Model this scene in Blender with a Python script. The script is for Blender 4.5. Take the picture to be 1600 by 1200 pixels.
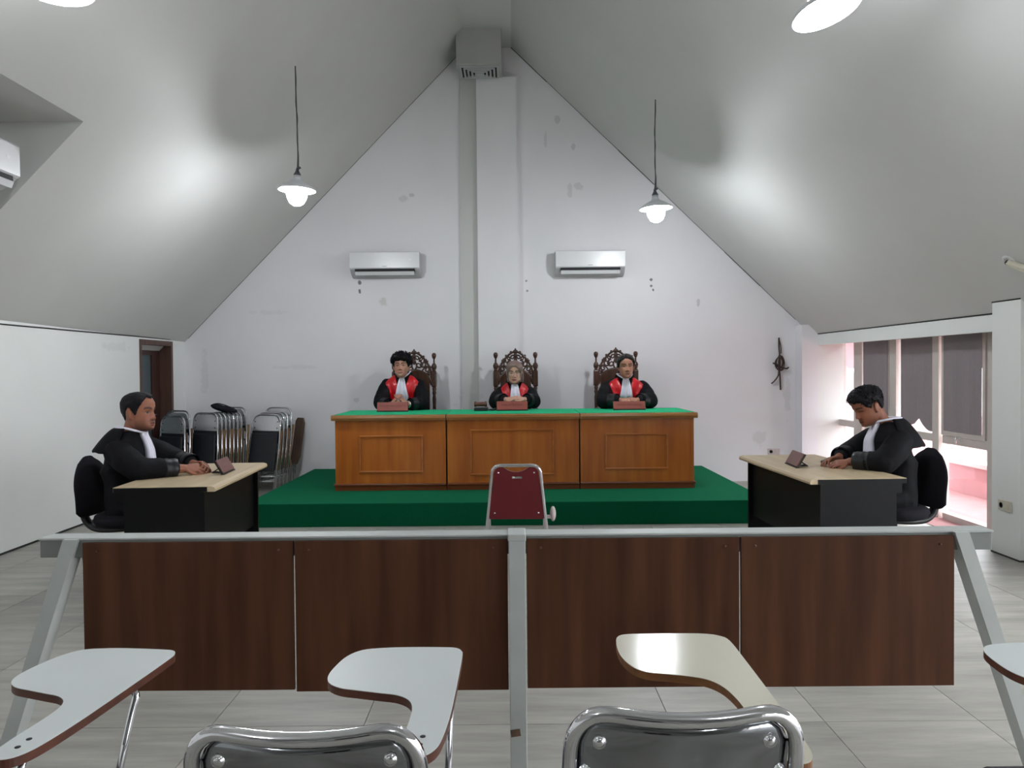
import bpy, bmesh, math, random
import numpy as np
from mathutils import Vector, Matrix, noise
from mathutils.bvhtree import BVHTree

for o in list(bpy.data.objects):
    bpy.data.objects.remove(o)
SC = bpy.context.scene
COL = SC.collection
PI = math.pi
R = math.radians
random.seed(7)
V = Vector

# ------------------------------------------------------------------ camera, world, exposure
CAMH = 1.45
cam = bpy.data.cameras.new('camera')
cam.sensor_fit = 'HORIZONTAL'; cam.sensor_width = 36.0; cam.lens = 36.0 * 1200 / 1600
cam.clip_start = 0.05; cam.clip_end = 200
camo = bpy.data.objects.new('camera', cam); COL.objects.link(camo)
pitch = math.atan(23 / 1200); roll = R(0.5)
fw = V((0, math.cos(pitch), -math.sin(pitch))); r0 = V((1, 0, 0)); u0 = r0.cross(fw)
rr = r0 * math.cos(roll) - u0 * math.sin(roll); uu = u0 * math.cos(roll) + r0 * math.sin(roll)
m = Matrix.Identity(4)
for i in range(3):
    m[i][0] = rr[i]; m[i][1] = uu[i]; m[i][2] = -fw[i]
m.translation = V((0, 0, CAMH)); camo.matrix_world = m
SC.camera = camo

world = bpy.data.worlds.new('sky'); SC.world = world; world.use_nodes = True
bg = world.node_tree.nodes['Background']
bg.inputs[0].default_value = (0.93, 0.96, 1.0, 1); bg.inputs[1].default_value = 4.6
SC.view_settings.view_transform = 'Standard'; SC.view_settings.look = 'None'
SC.view_settings.exposure = 1.1; SC.view_settings.gamma = 1.0; SC.view_settings.use_curve_mapping = False
SC.cycles.use_denoising = True
SC.cycles.max_bounces = 10; SC.cycles.diffuse_bounces = 6; SC.cycles.glossy_bounces = 5; SC.cycles.transparent_max_bounces = 10
SC.cycles.sample_clamp_indirect = 6.0
SC.cycles.caustics_reflective = False; SC.cycles.caustics_refractive = False
BULB = 112.0

# ------------------------------------------------------------------ materials
def hexc(h):
    h = h.lstrip('#'); c = [int(h[i:i + 2], 16) / 255 for i in (0, 2, 4)]
    return tuple((x / 12.92 if x <= .04045 else ((x + .055) / 1.055) ** 2.4) for x in c) + (1,)
MATS = {}
def mat(name, col, rough=.6, metal=0., var=0., scale=8., stretch=(1, 1, 1), bump=0., col2=None, spec=.5, coat=0., sheen=0., rvar=0., detail=6.):
    if name in MATS: return MATS[name]
    M = bpy.data.materials.new(name); M.use_nodes = True; MATS[name] = M
    nt = M.node_tree; N = nt.nodes; L = nt.links; b = N['Principled BSDF']
    c = hexc(col) if isinstance(col, str) else tuple(col) + ((1,) if len(col) == 3 else ())
    b.inputs['Base Color'].default_value = c; b.inputs['Roughness'].default_value = rough
    b.inputs['Metallic'].default_value = metal; b.inputs['Specular IOR Level'].default_value = spec
    b.inputs['Coat Weight'].default_value = coat; b.inputs['Sheen Weight'].default_value = sheen
    if var or bump or col2 or rvar:
        tc = N.new('ShaderNodeTexCoord'); mp = N.new('ShaderNodeMapping'); mp.inputs['Scale'].default_value = stretch
        nz = N.new('ShaderNodeTexNoise'); nz.inputs['Scale'].default_value = scale; nz.inputs['Detail'].default_value = detail
        L.new(tc.outputs['Object'], mp.inputs[0]); L.new(mp.outputs[0], nz.inputs[0])
        if var or col2:
            rp = N.new('ShaderNodeValToRGB'); k = 1 - var
            rp.color_ramp.elements[0].position = .3; rp.color_ramp.elements[1].position = .7
            rp.color_ramp.elements[0].color = (c[0] * k, c[1] * k, c[2] * k, 1)
            rp.color_ramp.elements[1].color = hexc(col2) if col2 else tuple(min(1, x * (1 + var * .6)) for x in c[:3]) + (1,)
            L.new(nz.outputs[0], rp.inputs[0]); L.new(rp.outputs[0], b.inputs['Base Color'])
        if rvar:
            mr = N.new('ShaderNodeMapRange'); mr.inputs[3].default_value = rough - rvar; mr.inputs[4].default_value = rough + rvar
            L.new(nz.outputs[0], mr.inputs[0]); L.new(mr.outputs[0], b.inputs['Roughness'])
        if bump:
            bp = N.new('ShaderNodeBump'); bp.inputs['Strength'].default_value = bump; bp.inputs['Distance'].default_value = .01
            L.new(nz.outputs[0], bp.inputs['Height']); L.new(bp.outputs[0], b.inputs['Normal'])
    return M
def emit(name, col, s):
    M = bpy.data.materials.new(name); M.use_nodes = True; nt = M.node_tree; nt.nodes.remove(nt.nodes['Principled BSDF'])
    e = nt.nodes.new('ShaderNodeEmission'); e.inputs[0].default_value = tuple(col) + (1,); e.inputs[1].default_value = s
    nt.links.new(e.outputs[0], nt.nodes['Material Output'].inputs[0]); return M
def glass(name, tint=(1, 1, 1), refl=.06):
    M = bpy.data.materials.new(name); M.use_nodes = True; nt = M.node_tree; nt.nodes.remove(nt.nodes['Principled BSDF'])
    t = nt.nodes.new('ShaderNodeBsdfTransparent'); t.inputs[0].default_value = tuple(tint) + (1,)
    g = nt.nodes.new('ShaderNodeBsdfGlossy'); g.inputs['Roughness'].default_value = .02
    mx = nt.nodes.new('ShaderNodeMixShader'); fr = nt.nodes.new('ShaderNodeLayerWeight'); fr.inputs[0].default_value = .25
    mr = nt.nodes.new('ShaderNodeMapRange'); mr.inputs[3].default_value = refl; mr.inputs[4].default_value = .5
    nt.links.new(fr.outputs['Fresnel'], mr.inputs[0]); nt.links.new(mr.outputs[0], mx.inputs[0])
    nt.links.new(t.outputs[0], mx.inputs[1]); nt.links.new(g.outputs[0], mx.inputs[2])
    nt.links.new(mx.outputs[0], nt.nodes['Material Output'].inputs[0]); return M

def wall_material(name, base, spots):
    """painted plaster with faint mottling; spots = (x, y, z, rx, rz, strength, colour) stains and painted shade on the wall"""
    M = bpy.data.materials.new(name); M.use_nodes = True; nt = M.node_tree; N = nt.nodes; L = nt.links; b = N['Principled BSDF']
    b.inputs['Roughness'].default_value = .55; b.inputs['Specular IOR Level'].default_value = .3
    geo = N.new('ShaderNodeNewGeometry')
    n1 = N.new('ShaderNodeTexNoise'); n1.inputs['Scale'].default_value = 1.1; n1.inputs['Detail'].default_value = 5
    L.new(geo.outputs['Position'], n1.inputs[0])
    rp = N.new('ShaderNodeValToRGB'); c = hexc(base)
    rp.color_ramp.elements[0].position = .3; rp.color_ramp.elements[1].position = .65
    rp.color_ramp.elements[0].color = tuple(x * .95 for x in c[:3]) + (1,); rp.color_ramp.elements[1].color = c
    L.new(n1.outputs[0], rp.inputs[0]); cur = rp.outputs[0]
    n2 = N.new('ShaderNodeTexNoise'); n2.inputs['Scale'].default_value = 14; n2.inputs['Detail'].default_value = 4
    L.new(geo.outputs['Position'], n2.inputs[0])
    for (x, y, z, rx, rz, s, colr) in spots:
        mp = N.new('ShaderNodeMapping'); mp.vector_type = 'POINT'
        mp.inputs['Location'].default_value = (-x / rx, -y / .3, -z / rz); mp.inputs['Scale'].default_value = (1 / rx, 1 / .3, 1 / rz)
        L.new(geo.outputs['Position'], mp.inputs[0])
        ln = N.new('ShaderNodeVectorMath'); ln.operation = 'LENGTH'; L.new(mp.outputs[0], ln.inputs[0])
        ad = N.new('ShaderNodeMath'); ad.operation = 'MULTIPLY_ADD'; ad.inputs[1].default_value = 2.2; ad.inputs[2].default_value = -1.1
        L.new(n2.outputs[0], ad.inputs[0])
        sm = N.new('ShaderNodeMath'); sm.operation = 'ADD'; L.new(ln.outputs['Value'], sm.inputs[0]); L.new(ad.outputs[0], sm.inputs[1])
        mr = N.new('ShaderNodeMapRange'); mr.inputs[1].default_value = .7; mr.inputs[2].default_value = 1.0
        mr.inputs[3].default_value = s; mr.inputs[4].default_value = 0
        L.new(sm.outputs[0], mr.inputs[0])
        mx = N.new('ShaderNodeMix'); mx.data_type = 'RGBA'; L.new(mr.outputs[0], mx.inputs[0]); L.new(cur, mx.inputs[6])
        mx.inputs[7].default_value = hexc(colr); cur = mx.outputs[2]
    L.new(cur, b.inputs['Base Color'])
    bp = N.new('ShaderNodeBump'); bp.inputs['Strength'].default_value = .08; bp.inputs['Distance'].default_value = .01
    L.new(n2.outputs[0], bp.inputs['Height']); L.new(bp.outputs[0], b.inputs['Normal'])
    return M

def tile_material():
    M = bpy.data.materials.new('floor_tile'); M.use_nodes = True; nt = M.node_tree; N = nt.nodes; L = nt.links; b = N['Principled BSDF']
    geo = N.new('ShaderNodeNewGeometry'); oi = N.new('ShaderNodeObjectInfo')
    mp = N.new('ShaderNodeMapping'); mp.inputs['Scale'].default_value = (.7, 5, 1); L.new(geo.outputs['Position'], mp.inputs[0])
    av = N.new('ShaderNodeVectorMath'); av.operation = 'ADD'; L.new(mp.outputs[0], av.inputs[0])
    mu = N.new('ShaderNodeMath'); mu.operation = 'MULTIPLY'; mu.inputs[1].default_value = 37; L.new(oi.outputs['Random'], mu.inputs[0])
    L.new(mu.outputs[0], av.inputs[1])
    nz = N.new('ShaderNodeTexNoise'); nz.inputs['Scale'].default_value = 2.2; nz.inputs['Detail'].default_value = 8; nz.inputs['Roughness'].default_value = .62
    L.new(av.outputs[0], nz.inputs[0])
    rp = N.new('ShaderNodeValToRGB'); rp.color_ramp.elements[0].position = .28; rp.color_ramp.elements[1].position = .75
    rp.color_ramp.elements[0].color = hexc('#83817a'); rp.color_ramp.elements[1].color = hexc('#aeaba3')
    L.new(nz.outputs[0], rp.inputs[0])
    hs = N.new('ShaderNodeHueSaturation'); mr = N.new('ShaderNodeMapRange'); mr.inputs[3].default_value = .93; mr.inputs[4].default_value = 1.06
    L.new(oi.outputs['Random'], mr.inputs[0]); L.new(mr.outputs[0], hs.inputs['Value']); L.new(rp.outputs[0], hs.inputs['Color'])
    L.new(hs.outputs[0], b.inputs['Base Color']); b.inputs['Roughness'].default_value = .38; b.inputs['Specular IOR Level'].default_value = .4
    return M

def wood(name, c1, c2, rough=.35, axis='z', scale=3., coat=.0, spec=.5):
    st = {'z': (6, 6, .5), 'x': (.5, 6, 6), 'y': (6, .5, 6)}[axis]
    return mat(name, c1, rough, 0, .0, scale, st, .03, c2, spec, coat, detail=9)

WHITE_SPOTS_BACK = [
    (-1.35, 9.75, 3.62, .07, .04, .2, '#8e8c90'), (-1.25, 9.75, 3.66, .04, .03, .3, '#7d7b80'),
    (-1.92, 9.75, 2.57, .025, .03, .8, '#3b3a3e'), (-1.92, 9.75, 2.45, .02, .025, .8, '#3b3a3e'),
    (.19, 9.62, 2.57, .02, .03, .7, '#4b4a4e'), (.2, 9.62, 2.44, .02, .02, .7, '#4b4a4e'),
    (1.77, 9.75, 2.57, .02, .02, .8, '#3b3a3e'), (1.77, 9.75, 2.49, .02, .02, .8, '#3b3a3e'), (1.8, 9.75, 2.44, .015, .02, .8, '#3b3a3e'),
    (-1.62, 9.75, 2.3, .05, .06, .3, '#a3a08a'),
    (.6, 9.75, 4.6, .035, .06, .25, '#8b888a'), (.45, 9.75, 4.35, .02, .12, .18, '#8b888a'), (.8, 9.75, 4.25, .03, .06, .25, '#8b888a'),
    (.87, 9.75, 3.75, .06, .05, .2, '#8b888a'), (.75, 9.75, 3.7, .03, .1, .2, '#8b888a'),
    (2.37, 9.75, 2.28, .02, .05, .35, '#8b888a'), (-2.7, 9.75, 1.5, .3, .03, .09, '#8b888a'),
    (-3.9, 9.75, 1.4, .05, .3, .10, '#8b888a'), (3.15, 9.75, .55, .09, .10, .16, '#9c9393'), (3.5, 9.75, 1.1, .05, .25, .15, '#9c9393'),
    (-3.1, 9.75, 2.2, .25, .03, .07, '#8b888a'), (-.5, 9.75, 1.0, .2, .22, .12, '#77757a'), (-1.98, 9.75, 1.07, .03, .03, .3, '#8b888a'),  # wide patch low beside the pilaster is a shadow put into the colour
]
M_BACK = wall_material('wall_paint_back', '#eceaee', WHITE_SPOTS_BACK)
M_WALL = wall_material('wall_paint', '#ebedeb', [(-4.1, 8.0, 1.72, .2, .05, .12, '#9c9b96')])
M_PILGREY = wall_material('flank_grey', '#cfcfcd', [])
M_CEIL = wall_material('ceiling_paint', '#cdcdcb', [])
M_TILE = tile_material()
M_GROUT = mat('floor_slab', '#6e6b66', .7, var=.1, scale=5)
M_DARKLINE = mat('dark_joint', '#2c2b2a', .8, var=.1, scale=20)
M_CARPET = mat('green_carpet', '#06492f', .95, var=.12, scale=60, bump=.2, spec=.05, sheen=.35)
M_CARPET.node_tree.nodes['Principled BSDF'].inputs['Sheen Tint'].default_value = hexc('#2fae7c')
M_FELT = mat('green_felt', '#18b37c', .8, var=.06, scale=40, bump=.1, spec=.2)
M_BENCH = wood('bench_wood', '#985019', '#b36a27', .28, 'z', 2.2, .15)
M_BENCH_X = wood('bench_wood_rail', '#93501d', '#ae6727', .28, 'x', 2.2, .15)
M_BENCH_D = wood('bench_wood_dark', '#5a2a10', '#6e3717', .3, 'x', 3)
M_BENCH_LIP = wood('bench_lip', '#7f5424', '#98672e', .22, 'x', 2.5, .3)
M_PANEL = wood('stained_plywood', '#42291d', '#5d3b2a', .55, 'z', 2.4, spec=.12)
M_GREYPAINT = mat('grey_paint', '#b4b8b6', .5, var=.08, scale=6, bump=.04)
M_GREYDARK = mat('dull_grey_paint', '#7b7e7c', .55, var=.08, scale=6)
M_CHROME = mat('chrome', (.74, .74, .77), .06, 1.0, rvar=.04, scale=12)
M_CHROME_D = mat('chrome_sheet', (.3, .31, .33), .07, 1.0, rvar=.03, scale=5)
M_STEEL = mat('satin_steel', (.72, .72, .73), .22, 1.0, rvar=.05, scale=10)
M_BLACK = mat('black_laminate', '#0a0a0c', .45, var=.12, scale=4, spec=.18)
M_BLACKV = mat('black_vinyl', '#1d2026', .5, var=.12, scale=15, bump=.05)
M_BLACKF = mat('black_fabric', '#1b1a20', .9, var=.15, scale=60, bump=.15, spec=.2)
M_BLACKP = mat('black_plastic', '#17161a', .45, var=.1, scale=20)
M_DESKTOP = wood('pale_beech', '#b6a283', '#c9b595', .38, 'y', 3)
M_MAROON = mat('maroon_vinyl', '#5e0a16', .5, var=.08, scale=8, bump=.03)
M_MAROONS = mat('maroon_seat', '#6a0d1a', .6, var=.1, scale=12)
M_TABW = mat('white_melamine', '#d4d9d9', .4, var=.03, scale=4)
M_TABC = mat('cream_melamine', '#d2cdba', .15, var=.04, scale=3, rvar=.03, coat=.5)
M_EDGE = wood('brown_edge', '#4e2a1e', '#673a2a', .45, 'x', 5)
M_EDGE2 = wood('plywood_edge', '#6b4424', '#8b5c34', .55, 'x', 6)
M_THRONE = wood('carved_teak', '#2e1a12', '#4b2c1d', .32, 'z', 6, .1)
M_LEATHER = mat('dark_leather', '#2c2826', .35, var=.2, scale=30, bump=.15)
M_ROBE = mat('black_robe_cloth', '#0b0b10', .8, var=.15, scale=30, bump=.1, spec=.2)
M_CUFF = mat('black_satin', '#0e1015', .42, var=.2, scale=18, bump=.25, spec=.4)
M_RED = mat('red_satin', '#c8131f', .3, var=.25, scale=9, stretch=(3, 3, .7), bump=1.0)
M_WHITEC = mat('white_cotton', '#e6e4f2', .85, var=.04, scale=20, bump=.1)
M_HIJAB = mat('taupe_scarf', '#7d6862', .85, var=.08, scale=30, bump=.12)
M_PLATE = mat('red_brown_plate', '#94463c', .45, var=.1, scale=20)
M_PLATEB = mat('mauve_plate', '#6f4a45', .4, var=.12, scale=16)
M_LETTER = mat('engraved_letter', '#6a2a22', .5, var=.1, scale=40)
M_ACW = mat('ac_white_plastic', '#dadadd', .28, var=.02, scale=6)
M_ACG = mat('ac_side_plastic', '#b9babc', .4, var=.03, scale=6)
M_DARK = mat('dark_void', '#141416', .7, var=.1, scale=10)
M_FRAME = mat('cream_metal_frame', '#cdc4be', .5, var=.06, scale=7)
M_BLIND = mat('grey_blind_fabric', '#948b8f', .85, var=.05, scale=50, spec=.1)
M_PINK = mat('pink_concrete', '#c48f90', .8, var=.12, scale=4)
M_PAVE = mat('pale_paving', '#b4b7b2', .8, var=.1, scale=4)
M_PINKW = mat('pink_wall', '#d7a3a8', .8, var=.1, scale=3)
M_EAVE = mat('mauve_soffit', '#8e6f74', .8, var=.06, scale=4)
M_DOOR = wood('door_wood', '#2f1a17', '#43271f', .45, 'z', 4)
M_DOORL = wood('door_frame_wood', '#4a332c', '#5e443a', .5, 'z', 4)
M_FROST = mat('obscure_glass', '#4d5a5e', .18, var=.08, scale=3)
M_OUTLET = mat('cream_plastic', '#cfc9b8', .4, var=.03, scale=10)
M_OUTLETP = mat('pale_pink_plastic', '#d3c4c3', .4, var=.03, scale=10)
M_CABLE = mat('brown_cable', '#45302b', .6, var=.2, scale=20)
M_CORD = mat('grey_cord', '#55565a', .6, var=.1, scale=20)
M_SHADE = mat('white_enamel', '#e2e4e8', .35, var=.02, scale=10)
M_BULB = emit('lit_bulb', (.92, .96, 1.0), BULB)
M_GLASS = glass('window_glass')
M_DUCT = mat('duct_paint', '#b5b5b3', .6, var=.05, scale=4)
M_CARDB = wood('brown_board', '#4b3a30', '#6d5543', .6, 'z', 5)
M_TAN = wood('tan_plywood', '#7a5c3c', '#94704a', .6, 'z', 5)
M_METALW = mat('watch_metal', (.75, .74, .7), .2, 1.0, rvar=.05, scale=30)

# ------------------------------------------------------------------ mesh helpers
class MB:
    def __init__(s): s.v = []; s.f = []; s.mi = []; s.sm = []
    def add(s, vs, fs, mi=0, smooth=False, M=None):
        o = len(s.v)
        s.v += [tuple(M @ V(p)) if M else tuple(p) for p in vs]
        for f in fs: s.f.append([i + o for i in f]); s.mi.append(mi); s.sm.append(smooth)
        return s
    def box(s, x0, x1, y0, y1, z0, z1, mi=0, M=None, bv=0.):
        if x0 > x1: x0, x1 = x1, x0
        if y0 > y1: y0, y1 = y1, y0
        if z0 > z1: z0, z1 = z1, z0
        if bv <= 0:
            vs = [(x, y, z) for x in (x0, x1) for y in (y0, y1) for z in (z0, z1)]
            fs = [(0, 1, 3, 2), (4, 6, 7, 5), (0, 4, 5, 1), (2, 3, 7, 6), (0, 2, 6, 4), (1, 5, 7, 3)]
            return s.add(vs, fs, mi, False, M)
        bm = bmesh.new(); bmesh.ops.create_cube(bm, size=1)
        for v in bm.verts: v.co = V(((x0 + x1) / 2 + v.co.x * (x1 - x0), (y0 + y1) / 2 + v.co.y * (y1 - y0), (z0 + z1) / 2 + v.co.z * (z1 - z0)))
        bmesh.ops.bevel(bm, geom=bm.edges[:], offset=bv, segments=2, affect='EDGES', profile=.5)
        return s.bm(bm, mi, M)
    def bm(s, bm, mi=0, M=None, smooth=False):
        bm.verts.ensure_lookup_table(); bm.verts.index_update()
        s.add([v.co.copy() for v in bm.verts], [[v.index for v in f.verts] for f in bm.faces], mi, smooth, M); bm.free(); return s
    def tube(s, pts, r, n=10, mi=0, closed=False, caps=True, M=None, flat=None):
        pts = [V(p) for p in pts]; k = len(pts); rs = r if isinstance(r, (list, tuple)) else [r] * k
        rings = []; up = None
        for i, p in enumerate(pts):
            a = pts[i - 1] if (i > 0 or closed) else p; b = pts[(i + 1) % k] if (i < k - 1 or closed) else p
            t = (b - a)
            t = t.normalized() if t.length > 1e-9 else V((0, 0, 1))
            if up is None: up = V((0, 0, 1)) if abs(t.z) < .9 else V((0, 1, 0))
            x = up - t * up.dot(t)
            if x.length < 1e-4: x = t.orthogonal()
            x.normalize(); y = t.cross(x); up = x
            rings.append([p + (x * math.cos(2 * PI * j / n) + y * math.sin(2 * PI * j / n)) * rs[i] for j in range(n)])
        if flat is not None:
            ax, k2 = flat
            c0 = sum((p[ax] for p in pts)) / k
            for rg in rings:
                for q in rg: q[ax] = c0 + (q[ax] - c0) * k2
        vs = [q for rg in rings for q in rg]; fs = []
        for i in range(k if closed else k - 1):
            a = i * n; b = ((i + 1) % k) * n
            for j in range(n): fs.append((a + j, a + (j + 1) % n, b + (j + 1) % n, b + j))
        if caps and not closed: fs.append(tuple(range(n))[::-1]); fs.append(tuple((k - 1) * n + j for j in range(n)))
        return s.add(vs, fs, mi, True, M)
    def loft(s, rings, mi=0, n=24, M=None, caps=True, smooth=True):
        """rings = (centre, u, v): ellipse centre + u cos + v sin"""
        vs = []; fs = []
        for c, u, v in rings:
            c, u, v = V(c), V(u), V(v)
            for j in range(n): a = 2 * PI * j / n; vs.append(c + u * math.cos(a) + v * math.sin(a))
        for i in range(len(rings) - 1):
            a = i * n; b = a + n
            for j in range(n): fs.append((a + j, a + (j + 1) % n, b + (j + 1) % n, b + j))
        if caps: fs.append(tuple(range(n))[::-1]); fs.append(tuple((len(rings) - 1) * n + j for j in range(n)))
        return s.add(vs, fs, mi, smooth, M)
    def lathe(s, prof, n=20, mi=0, M=None, caps=True):
        return s.loft([((0, 0, z), (max(r, 1e-4), 0, 0), (0, max(r, 1e-4), 0)) for r, z in prof], mi, n, M, caps)
    def ell(s, c, rx, ry, rz, mi=0, n=16, M=None, rot=None):
        bm = bmesh.new(); bmesh.ops.create_uvsphere(bm, u_segments=n, v_segments=max(8, n * 2 // 3), radius=1)
        X = Matrix.Translation(V(c)) @ (rot.to_4x4() if rot else Matrix.Identity(4)) @ Matrix.Diagonal((rx, ry, rz, 1))
        return s.bm(bm, mi, (M @ X) if M else X, True)
    def prism(s, outline, ext, plane='xz', mi=0, M=None, smooth=False):
        """outline 2-D, extruded between ext[0]..ext[1] on the remaining axis"""
        def P(p, e):
            return {'xz': (p[0], e, p[1]), 'xy': (p[0], p[1], e), 'yz': (e, p[0], p[1])}[plane]
        n = len(outline); vs = [P(p, ext[0]) for p in outline] + [P(p, ext[1]) for p in outline]
        fs = [tuple(range(n)), tuple(range(2 * n - 1, n - 1, -1))] + [(i, i + n, (i + 1) % n + n, (i + 1) % n) for i in range(n)]
        return s.add(vs, fs, mi, smooth, M)
    def mesh(s, name):
        me = bpy.data.meshes.new(name); me.from_pydata(s.v, [], s.f)
        me.polygons.foreach_set('material_index', s.mi); me.polygons.foreach_set('use_smooth', s.sm)
        bm = bmesh.new(); bm.from_mesh(me); bmesh.ops.recalc_face_normals(bm, faces=bm.faces[:]); bm.to_mesh(me); bm.free()
        return me
    def build(s, name, mats, parent=None, smooth=None, auto=None):
        me = s.mesh(name)
        for mm in (mats if isinstance(mats, (list, tuple)) else [mats]): me.materials.append(mm)
        if smooth is not None: me.polygons.foreach_set('use_smooth', [smooth] * len(me.polygons))
        o = bpy.data.objects.new(name, me); COL.objects.link(o)
        if parent: o.parent = parent
        return o
def tag(o, label=None, cat=None, group=None, kind=None):
    if label: o['label'] = label
    if cat: o['category'] = cat
    if group: o['group'] = group
    if kind: o['kind'] = kind
    return o
def empty(name, loc=(0, 0, 0), rz=0., rx=0.):
    o = bpy.data.objects.new(name, None); COL.objects.link(o); o.location = loc; o.rotation_euler = (rx, 0, rz); o.empty_display_size = .1
    return o
def copy_tree(o, parent=None):
    c = o.copy(); COL.objects.link(c)
    if parent: c.parent = parent
    for ch in list(o.children): copy_tree(ch, c)
    return c
def round_path(pts, rad, seg=6, closed=False):
    """polyline with rounded corners"""
    pts = [V(p) for p in pts]; out = []; n = len(pts)
    for i, p in enumerate(pts):
        if not closed and i in (0, n - 1): out.append(p); continue
        a = pts[i - 1]; b = pts[(i + 1) % n]; d1 = (a - p); d2 = (b - p)
        r = rad[i] if isinstance(rad, (list, tuple)) else rad
        r = min(r, d1.length * .49, d2.length * .49); p0 = p + d1.normalized() * r; p1 = p + d2.normalized() * r
        for k in range(seg + 1):
            t = k / seg; out.append(p0 * (1 - t) ** 2 + p * 2 * t * (1 - t) + p1 * t * t)
    return out
def smooth_pts(pts, k=6, closed=False):
    pts = [V(p) for p in pts]; n = len(pts); out = []
    for i in range(n if closed else n - 1):
        p0 = pts[i - 1] if (i > 0 or closed) else pts[i]; p1 = pts[i]; p2 = pts[(i + 1) % n]
        p3 = pts[(i + 2) % n] if (i + 2 < n or closed) else p2
        for j in range(k):
            t = j / k
            out.append(.5 * ((2 * p1) + (p2 - p0) * t + (2 * p0 - 5 * p1 + 4 * p2 - p3) * t * t + (3 * p1 - p0 - 3 * p2 + p3) * t ** 3))
    if not closed: out.append(pts[-1])
    return out
def voxel(mb, size, smooth=2):
    me = mb.mesh('tmp'); o = bpy.data.objects.new('tmp', me); COL.objects.link(o)
    md = o.modifiers.new('r', 'REMESH'); md.mode = 'VOXEL'; md.voxel_size = size; md.use_smooth_shade = True
    if smooth: s = o.modifiers.new('s', 'SMOOTH'); s.factor = .5; s.iterations = smooth
    dg = bpy.context.evaluated_depsgraph_get(); dg.update()
    out = bpy.data.meshes.new_from_object(o.evaluated_get(dg)); bpy.data.objects.remove(o); bpy.data.meshes.remove(me)
    out.polygons.foreach_set('use_smooth', [True] * len(out.polygons))
    return out
def link_mesh(me, name, mats, parent):
    me.name = name; me.materials.clear()
    for mm in (mats if isinstance(mats, (list, tuple)) else [mats]): me.materials.append(mm)
    o = bpy.data.objects.new(name, me); COL.objects.link(o); o.parent = parent; return o

# ------------------------------------------------------------------ room shell
YB = 9.75; YF = -9.0
RX = -.276; RZ = 5.79; FZ = 5.50
XR = 3.80; EL = 1.848; ER = 1.855
def XL(y): return -4.097 - .0132 * (y - 6.1)
def zl(x): return RZ - 1.023 * (RX - x)
def zr(x): return RZ - .965 * (x - RX)
xfl = RX - (RZ - FZ) / 1.023; xfr = RX + (RZ - FZ) / .965

fl = MB(); fl.box(-4.6, 4.3, YF, YB + .2, -.2, -.004)
floor = tag(fl.build('floor', M_GROUT), kind='structure')
tile_me = None; P = .628; G = .0026
for iy in range(-1, 12):
    for ix in range(-7, 7):
        x0 = .01 + ix * P; y0 = 3.11 + iy * P
        if y0 > 7.2 and x0 > -2.4 and x0 + P < 2.3: continue
        if tile_me is None:
            tb = MB(); tb.box(G / 2, P - G / 2, G / 2, P - G / 2, -.02, 0, bv=.0012); t = tb.build('tile', M_TILE, floor); tile_me = t.data
        else:
            t = bpy.data.objects.new('tile', tile_me); COL.objects.link(t); t.parent = floor
        t.location = (x0, y0, 0)
# floor behind the first tile row
b = MB(); b.box(-4.5, 4.2, YF, 3.11 - P, -.003, 0); b.build('tile_field', M_TILE, floor)

# back wall: gable
b = MB(); b.prism([(-4.5, 0 - .2), (4.5, -.2), (4.5, 1.2), (3.95, 1.76), (xfr, FZ + .05), (xfl, FZ + .05), (-4.5, 1.48)], (YB, YB + .25))
wb = tag(b.build('wall_back', M_BACK), kind='structure')
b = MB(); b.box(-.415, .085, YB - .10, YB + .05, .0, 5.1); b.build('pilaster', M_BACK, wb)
b = MB(); b.box(-.63, -.415, YB - .035, YB + .05, .0, 5.1); b.build('pilaster_flank', M_PILGREY, wb)  # strip in a greyer tone than the main face
# corner pilaster at right
b = MB(); b.box(3.60, 3.80, YB - .22, YB + .02, -.02, 1.97); tag(b.build('trim_1', M_BACK), kind='structure')
# left wall (slightly out of square) with door opening
dy0, dy1, dzt = 8.52, 9.35, 1.822
def quadwall(b, y0, y1, z0, z1, th=.3):
    vs = [(XL(y0), y0, z0), (XL(y1), y1, z0), (XL(y1), y1, z1), (XL(y0), y0, z1)]
    vs += [(x - th, y, z) for x, y, z in vs]
    b.add(vs, [(0, 1, 2, 3), (7, 6, 5, 4), (0, 4, 5, 1), (1, 5, 6, 2), (2, 6, 7, 3), (3, 7, 4, 0)])
b = MB(); quadwall(b, YF, dy0, -.1, EL + .05); quadwall(b, dy1, YB + .1, -.1, EL + .05); quadwall(b, dy0, dy1, dzt, EL + .05)
wl = tag(b.build('wall_left', M_WALL), kind='structure')
b = MB(); vs = []
b.box(XL(YF) - .002, XL(YF) + .004, YF, YF + .01, 0, .012)
for (ya, yb2) in ((YF, dy0), (dy1, YB)):
    vs = [(XL(ya) - .01, ya, 0), (XL(yb2) - .01, yb2, 0), (XL(yb2) + .006, yb2, 0), (XL(ya) + .006, ya, 0)]
    b.add(vs + [(x, y, .016) for x, y, z in vs], [(0, 1, 2, 3), (4, 5, 6, 7), (0, 1, 5, 4), (1, 2, 6, 5), (2, 3, 7, 6), (3, 0, 4, 7)])
tag(b.build('shadow_gap_left', M_DARKLINE), kind='structure')  # dark strip standing in for the shadow gap at the wall foot

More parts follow.
